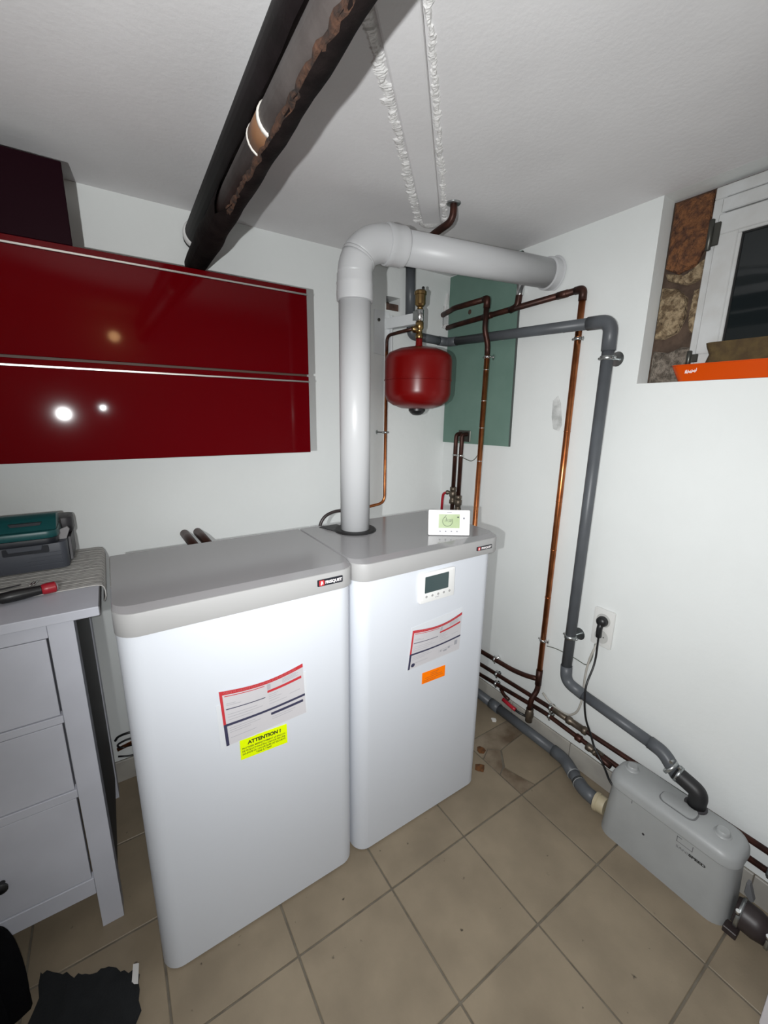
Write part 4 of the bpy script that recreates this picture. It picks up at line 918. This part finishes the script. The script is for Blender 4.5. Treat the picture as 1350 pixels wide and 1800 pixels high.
# drain pipe on the floor into the pump
dr = thing('grey_drain_pipe', 'grey plastic drain pipe on the floor along the skirting to the pump', 'pipe', (.292, .2, 0))
DR = .024
part('run', B().tube([(.293, .80, .034), (.291, .40, .034)], DR, 18), M_pvc, dr)
part('coupling', B().tube([(.291, .445, .034), (.291, .385, .034)], .0275, 18), M_pvc, dr)
part('run', B().tube([(.291, .40, .034), (.290, .03, .034)], DR, 18), M_pvc, dr)
part('bend', B().tube([(.290, .055, .034), (.288, -.005, .034), (.245, -.080, .036)], .0275, 18, .04, 8), M_pvc, dr)
part('run', B().tube([(.262, -.050, .035), (.215, -.128, .040)], DR, 18), M_pvc, dr)
part('bend', B().tube([(.226, -.110, .040), (.203, -.150, .043), (.196, -.205, .047)], .0275, 18, .03, 8), M_pvc, dr)
for p, ax in (((.247, -.076, .036), (-.5, -.85, .05)), ((.221, -.118, .040), (-.5, -.85, .05))):
    part('printed_ring', B().lathe(p, ax, [(.0275, 0), (.0283, .0006), (.0283, .003), (.0275, .0035)], 20), M_pvc_lt, dr)
# right-hand rubber coupling and hose
rh = thing('rubber_hose', 'dark rubber hose coupling leaving the pump at the right', 'hose', (.195, -.75, 0))
part('coupling', B().tube([(.190, -.664, .062), (.193, -.700, .060), (.197, -.748, .054)], .044, 18, .02, radii=[.038]+[.044]*7+[.036]), M_hose, rh)
part('hose', B().tube([(.197, -.735, .054), (.205, -.785, .05)], .031, 18), M_purple, rh)
for y_, x_, r_ in ((-.672, .1905, .0430), (-.744, .1965, .0385)):
    c = part('hose_clip', B().lathe((x_, y_, .060 if y_ > -.7 else .0545), (.05, -1, -.06), [(r_, 0), (r_+.0025, .001), (r_+.0025, .010), (r_, .011)], 22), M_steel, rh)
    part('clip_screw', B().lathe((x_-.036, y_-.006, .085 if y_ > -.7 else .074), (-.3, 0, 1), [(.006, 0), (.006, .018)], 8), M_chrome, c)

# ------------------------------------------------------------------ tray with pad on the window ledge
ty = thing('orange_tray', 'shallow orange enamel tray on the window ledge', 'tray', (.372, -.36, 1.683))
o0 = rrect(.338, .400, -.62, -.178, .028, 6); o1 = rrect(.334, .404, -.63, -.155, .030, 6); o2 = rrect(.340, .398, -.615, -.168, .026, 6)
part('pan', tapered(o0, 1.684, o1, 1.735, [(o1, 1.731)]), M_orange, ty, smooth=True)
part('rim', tapered(rrect(.3315, .4065, -.634, -.151, .032, 6), 1.7345, rrect(.3325, .4055, -.633, -.152, .031, 6), 1.7375), M_orange, ty, smooth=True)
me = text_mesh('enamel', .010, on_left(0, 0, 0), 'LEFT', .0003, .030); me.transform(Matrix.Translation((.3338, -.205, 1.7085)))
bpy.data.meshes.remove(me)
bm_ = B()
rr_ = random.Random(5)
for k in range(16):
    yy = -.205-.0021*k; zz = 1.706+.0035*rr_.random()+.0003*k
    bm_.box(.3342, .3362, yy-.0013, yy, zz, zz+.004+.007*rr_.random())
part('worn_print', bm_, M_pwhite, ty)
pad = tag(finish('coarse_pad', tapered(rrect(.345, .397, -.60, -.245, .024, 6), 1.738, rrect(.343, .399, -.60, -.240, .026, 6), 1.800, [(rrect(.349, .394, -.595, -.252, .022, 6), 1.765), (rrect(.346, .397, -.60, -.242, .024, 6), 1.790)]), M_sponge, smooth=True), 'brown coarse fibrous pad lying in the orange tray', 'pad')

# ------------------------------------------------------------------ dark cloths, bottom left
def blob(name, cx, cy, rx, ry, h, seed, m, label, cat, n=40, k=16, lump=.18, loc=None):
    rnd = random.Random(seed); ph = [rnd.uniform(0, 6.3) for _ in range(8)]; t = bmesh.new(); rows = []
    for j in range(k+1):
        f = j/k; row = []
        for i in range(n):
            a = 2*PI*i/n
            rr = 1+lump*(.5*math.sin(3*a+ph[0])+.35*math.sin(5*a+ph[1]+2*f)+.25*math.sin(9*a+ph[2]+3*f)+.15*math.sin(14*a+ph[3]))
            prof_ = math.cos(f*PI/2)**.32*(.88+.16*f); z = h*math.sin(f*PI/2)**.9*(1+.22*math.sin(4*a+ph[4]+5*f)*(1-f)+.14*math.sin(7*a+ph[5])*(1-f))
            row.append(t.verts.new((cx+rx*rr*prof_*math.cos(a), cy+ry*rr*prof_*math.sin(a), max(.001, z+.001))))
        rows.append(row)
    for j in range(k):
        for i in range(n): t.faces.new((rows[j][i], rows[j][(i+1) % n], rows[j+1][(i+1) % n], rows[j+1][i]))
    t.faces.new(rows[0][::-1]); bmesh.ops.remove_doubles(t, verts=t.verts, dist=1e-4); bmesh.ops.recalc_face_normals(t, faces=t.faces)
    return tag(finish(name, t, m, smooth=True), label, cat)
blob('black_bag', -1.755, .270, .115, .068, .33, 23, M_cloth, 'crumpled black cloth bag on the floor before the chest', 'bag', lump=.30)
jk = thing('dark_garment', 'charcoal garment with a white care label lying on the floor', 'clothing', (-1.52, .06, 0))
def cloth_mesh():
    rnd = random.Random(9); t = bmesh.new(); N = 26; Mx = 20; V = {}
    for i in range(N+1):
        for j in range(Mx+1):
            u, v = i/N, j/Mx
            x = -1.64+.237*u+.010*math.sin(7*v+1)+(.008*rnd.uniform(-1, 1) if i in (0, N) else 0); yt_ = .345-.140*u; y_ = -.25+(yt_+.25)*v+.006*math.sin(11*u)*v+(.007*rnd.uniform(-1, 1) if j in (0, Mx) else 0)
            z = .012+.014*(math.sin(9*u+3*v)*.5+.5)*(.3+.7*math.sin(PI*min(1, u*1.02))*math.sin(PI*min(1, v)))+.010*math.sin(14*v+5*u)**2
            V[i, j] = t.verts.new((x, y_, z))
    for i in range(N):
        for j in range(Mx): t.faces.new((V[i, j], V[i+1, j], V[i+1, j+1], V[i, j+1]))
    bmesh.ops.solidify(t, geom=list(t.faces), thickness=.006); bmesh.ops.recalc_face_normals(t, faces=t.faces); return t
part('fabric', cloth_mesh(), M_cloth2, jk, smooth=True)
part('care_label', B().prism([(-1.414, .180), (-1.399, .172), (-1.394, .222), (-1.408, .228)], .018, .0192, 'xy'), M_tag, jk)
part('sleeve', B().tube([(-1.88, .10, .075), (-1.72, .125, .075), (-1.60, .125, .078), (-1.555, .03, .075), (-1.58, -.14, .07)], .040, 14, .06), M_cloth, jk)

# loose cables and copper ends in the gap left of the cabinet
for k, (pts, m, r, lab) in enumerate((
    ([(-1.30, .93, .25), (-1.38, .925, .262), (-1.405, .955, .235), (-1.415, .957, .22)], M_black, .005, 'black cable in the gap beside the chest, topmost'),
    ([(-1.30, .91, .225), (-1.37, .91, .245), (-1.41, .915, .23), (-1.40, .92, .205), (-1.33, .92, .20)], M_black, .004, 'looped black cable in the gap beside the chest'),
    ([(-1.25, .92, .232), (-1.41, .925, .199)], M_copper, .008, 'copper pipe end in the gap beside the chest'),
    ([(-1.28, .90, .175), (-1.36, .90, .165), (-1.41, .905, .182)], M_black, .0035, 'thin black cable in the gap beside the chest, lowest'))):
    tag(finish('cable' if m is M_black else 'copper_pipe_end', B().tube(pts, r, 8, .03), m, None), lab, 'cable' if m is M_black else 'pipe')

# debris by the boiler foot
for k, (x, y_, s_, m, lab, nm) in enumerate(((.236, .371, .016, M_chip, 'white plaster chip on the dirty floor tile', 'plaster_chip'), (.030, .262, .022, M_leaf, 'brown rusty flake by the boiler, the upper of two', 'rust_flake'), (-.050, .190, .026, M_leaf, 'brown rusty flake by the boiler, the lower of two', 'rust_flake'), (.045, .345, .010, M_chip, 'tiny white chip beside the boiler edge', 'plaster_chip'))):
    rr_ = random.Random(40+k); n = 7
    out = [(x+s_*(.6+.6*rr_.random())*math.cos(2*PI*i/n), y_+s_*(.6+.6*rr_.random())*math.sin(2*PI*i/n)) for i in range(n)]
    tag(finish(nm, B().prism(out, .0006, .006, 'xy', .001), m), lab, 'debris')
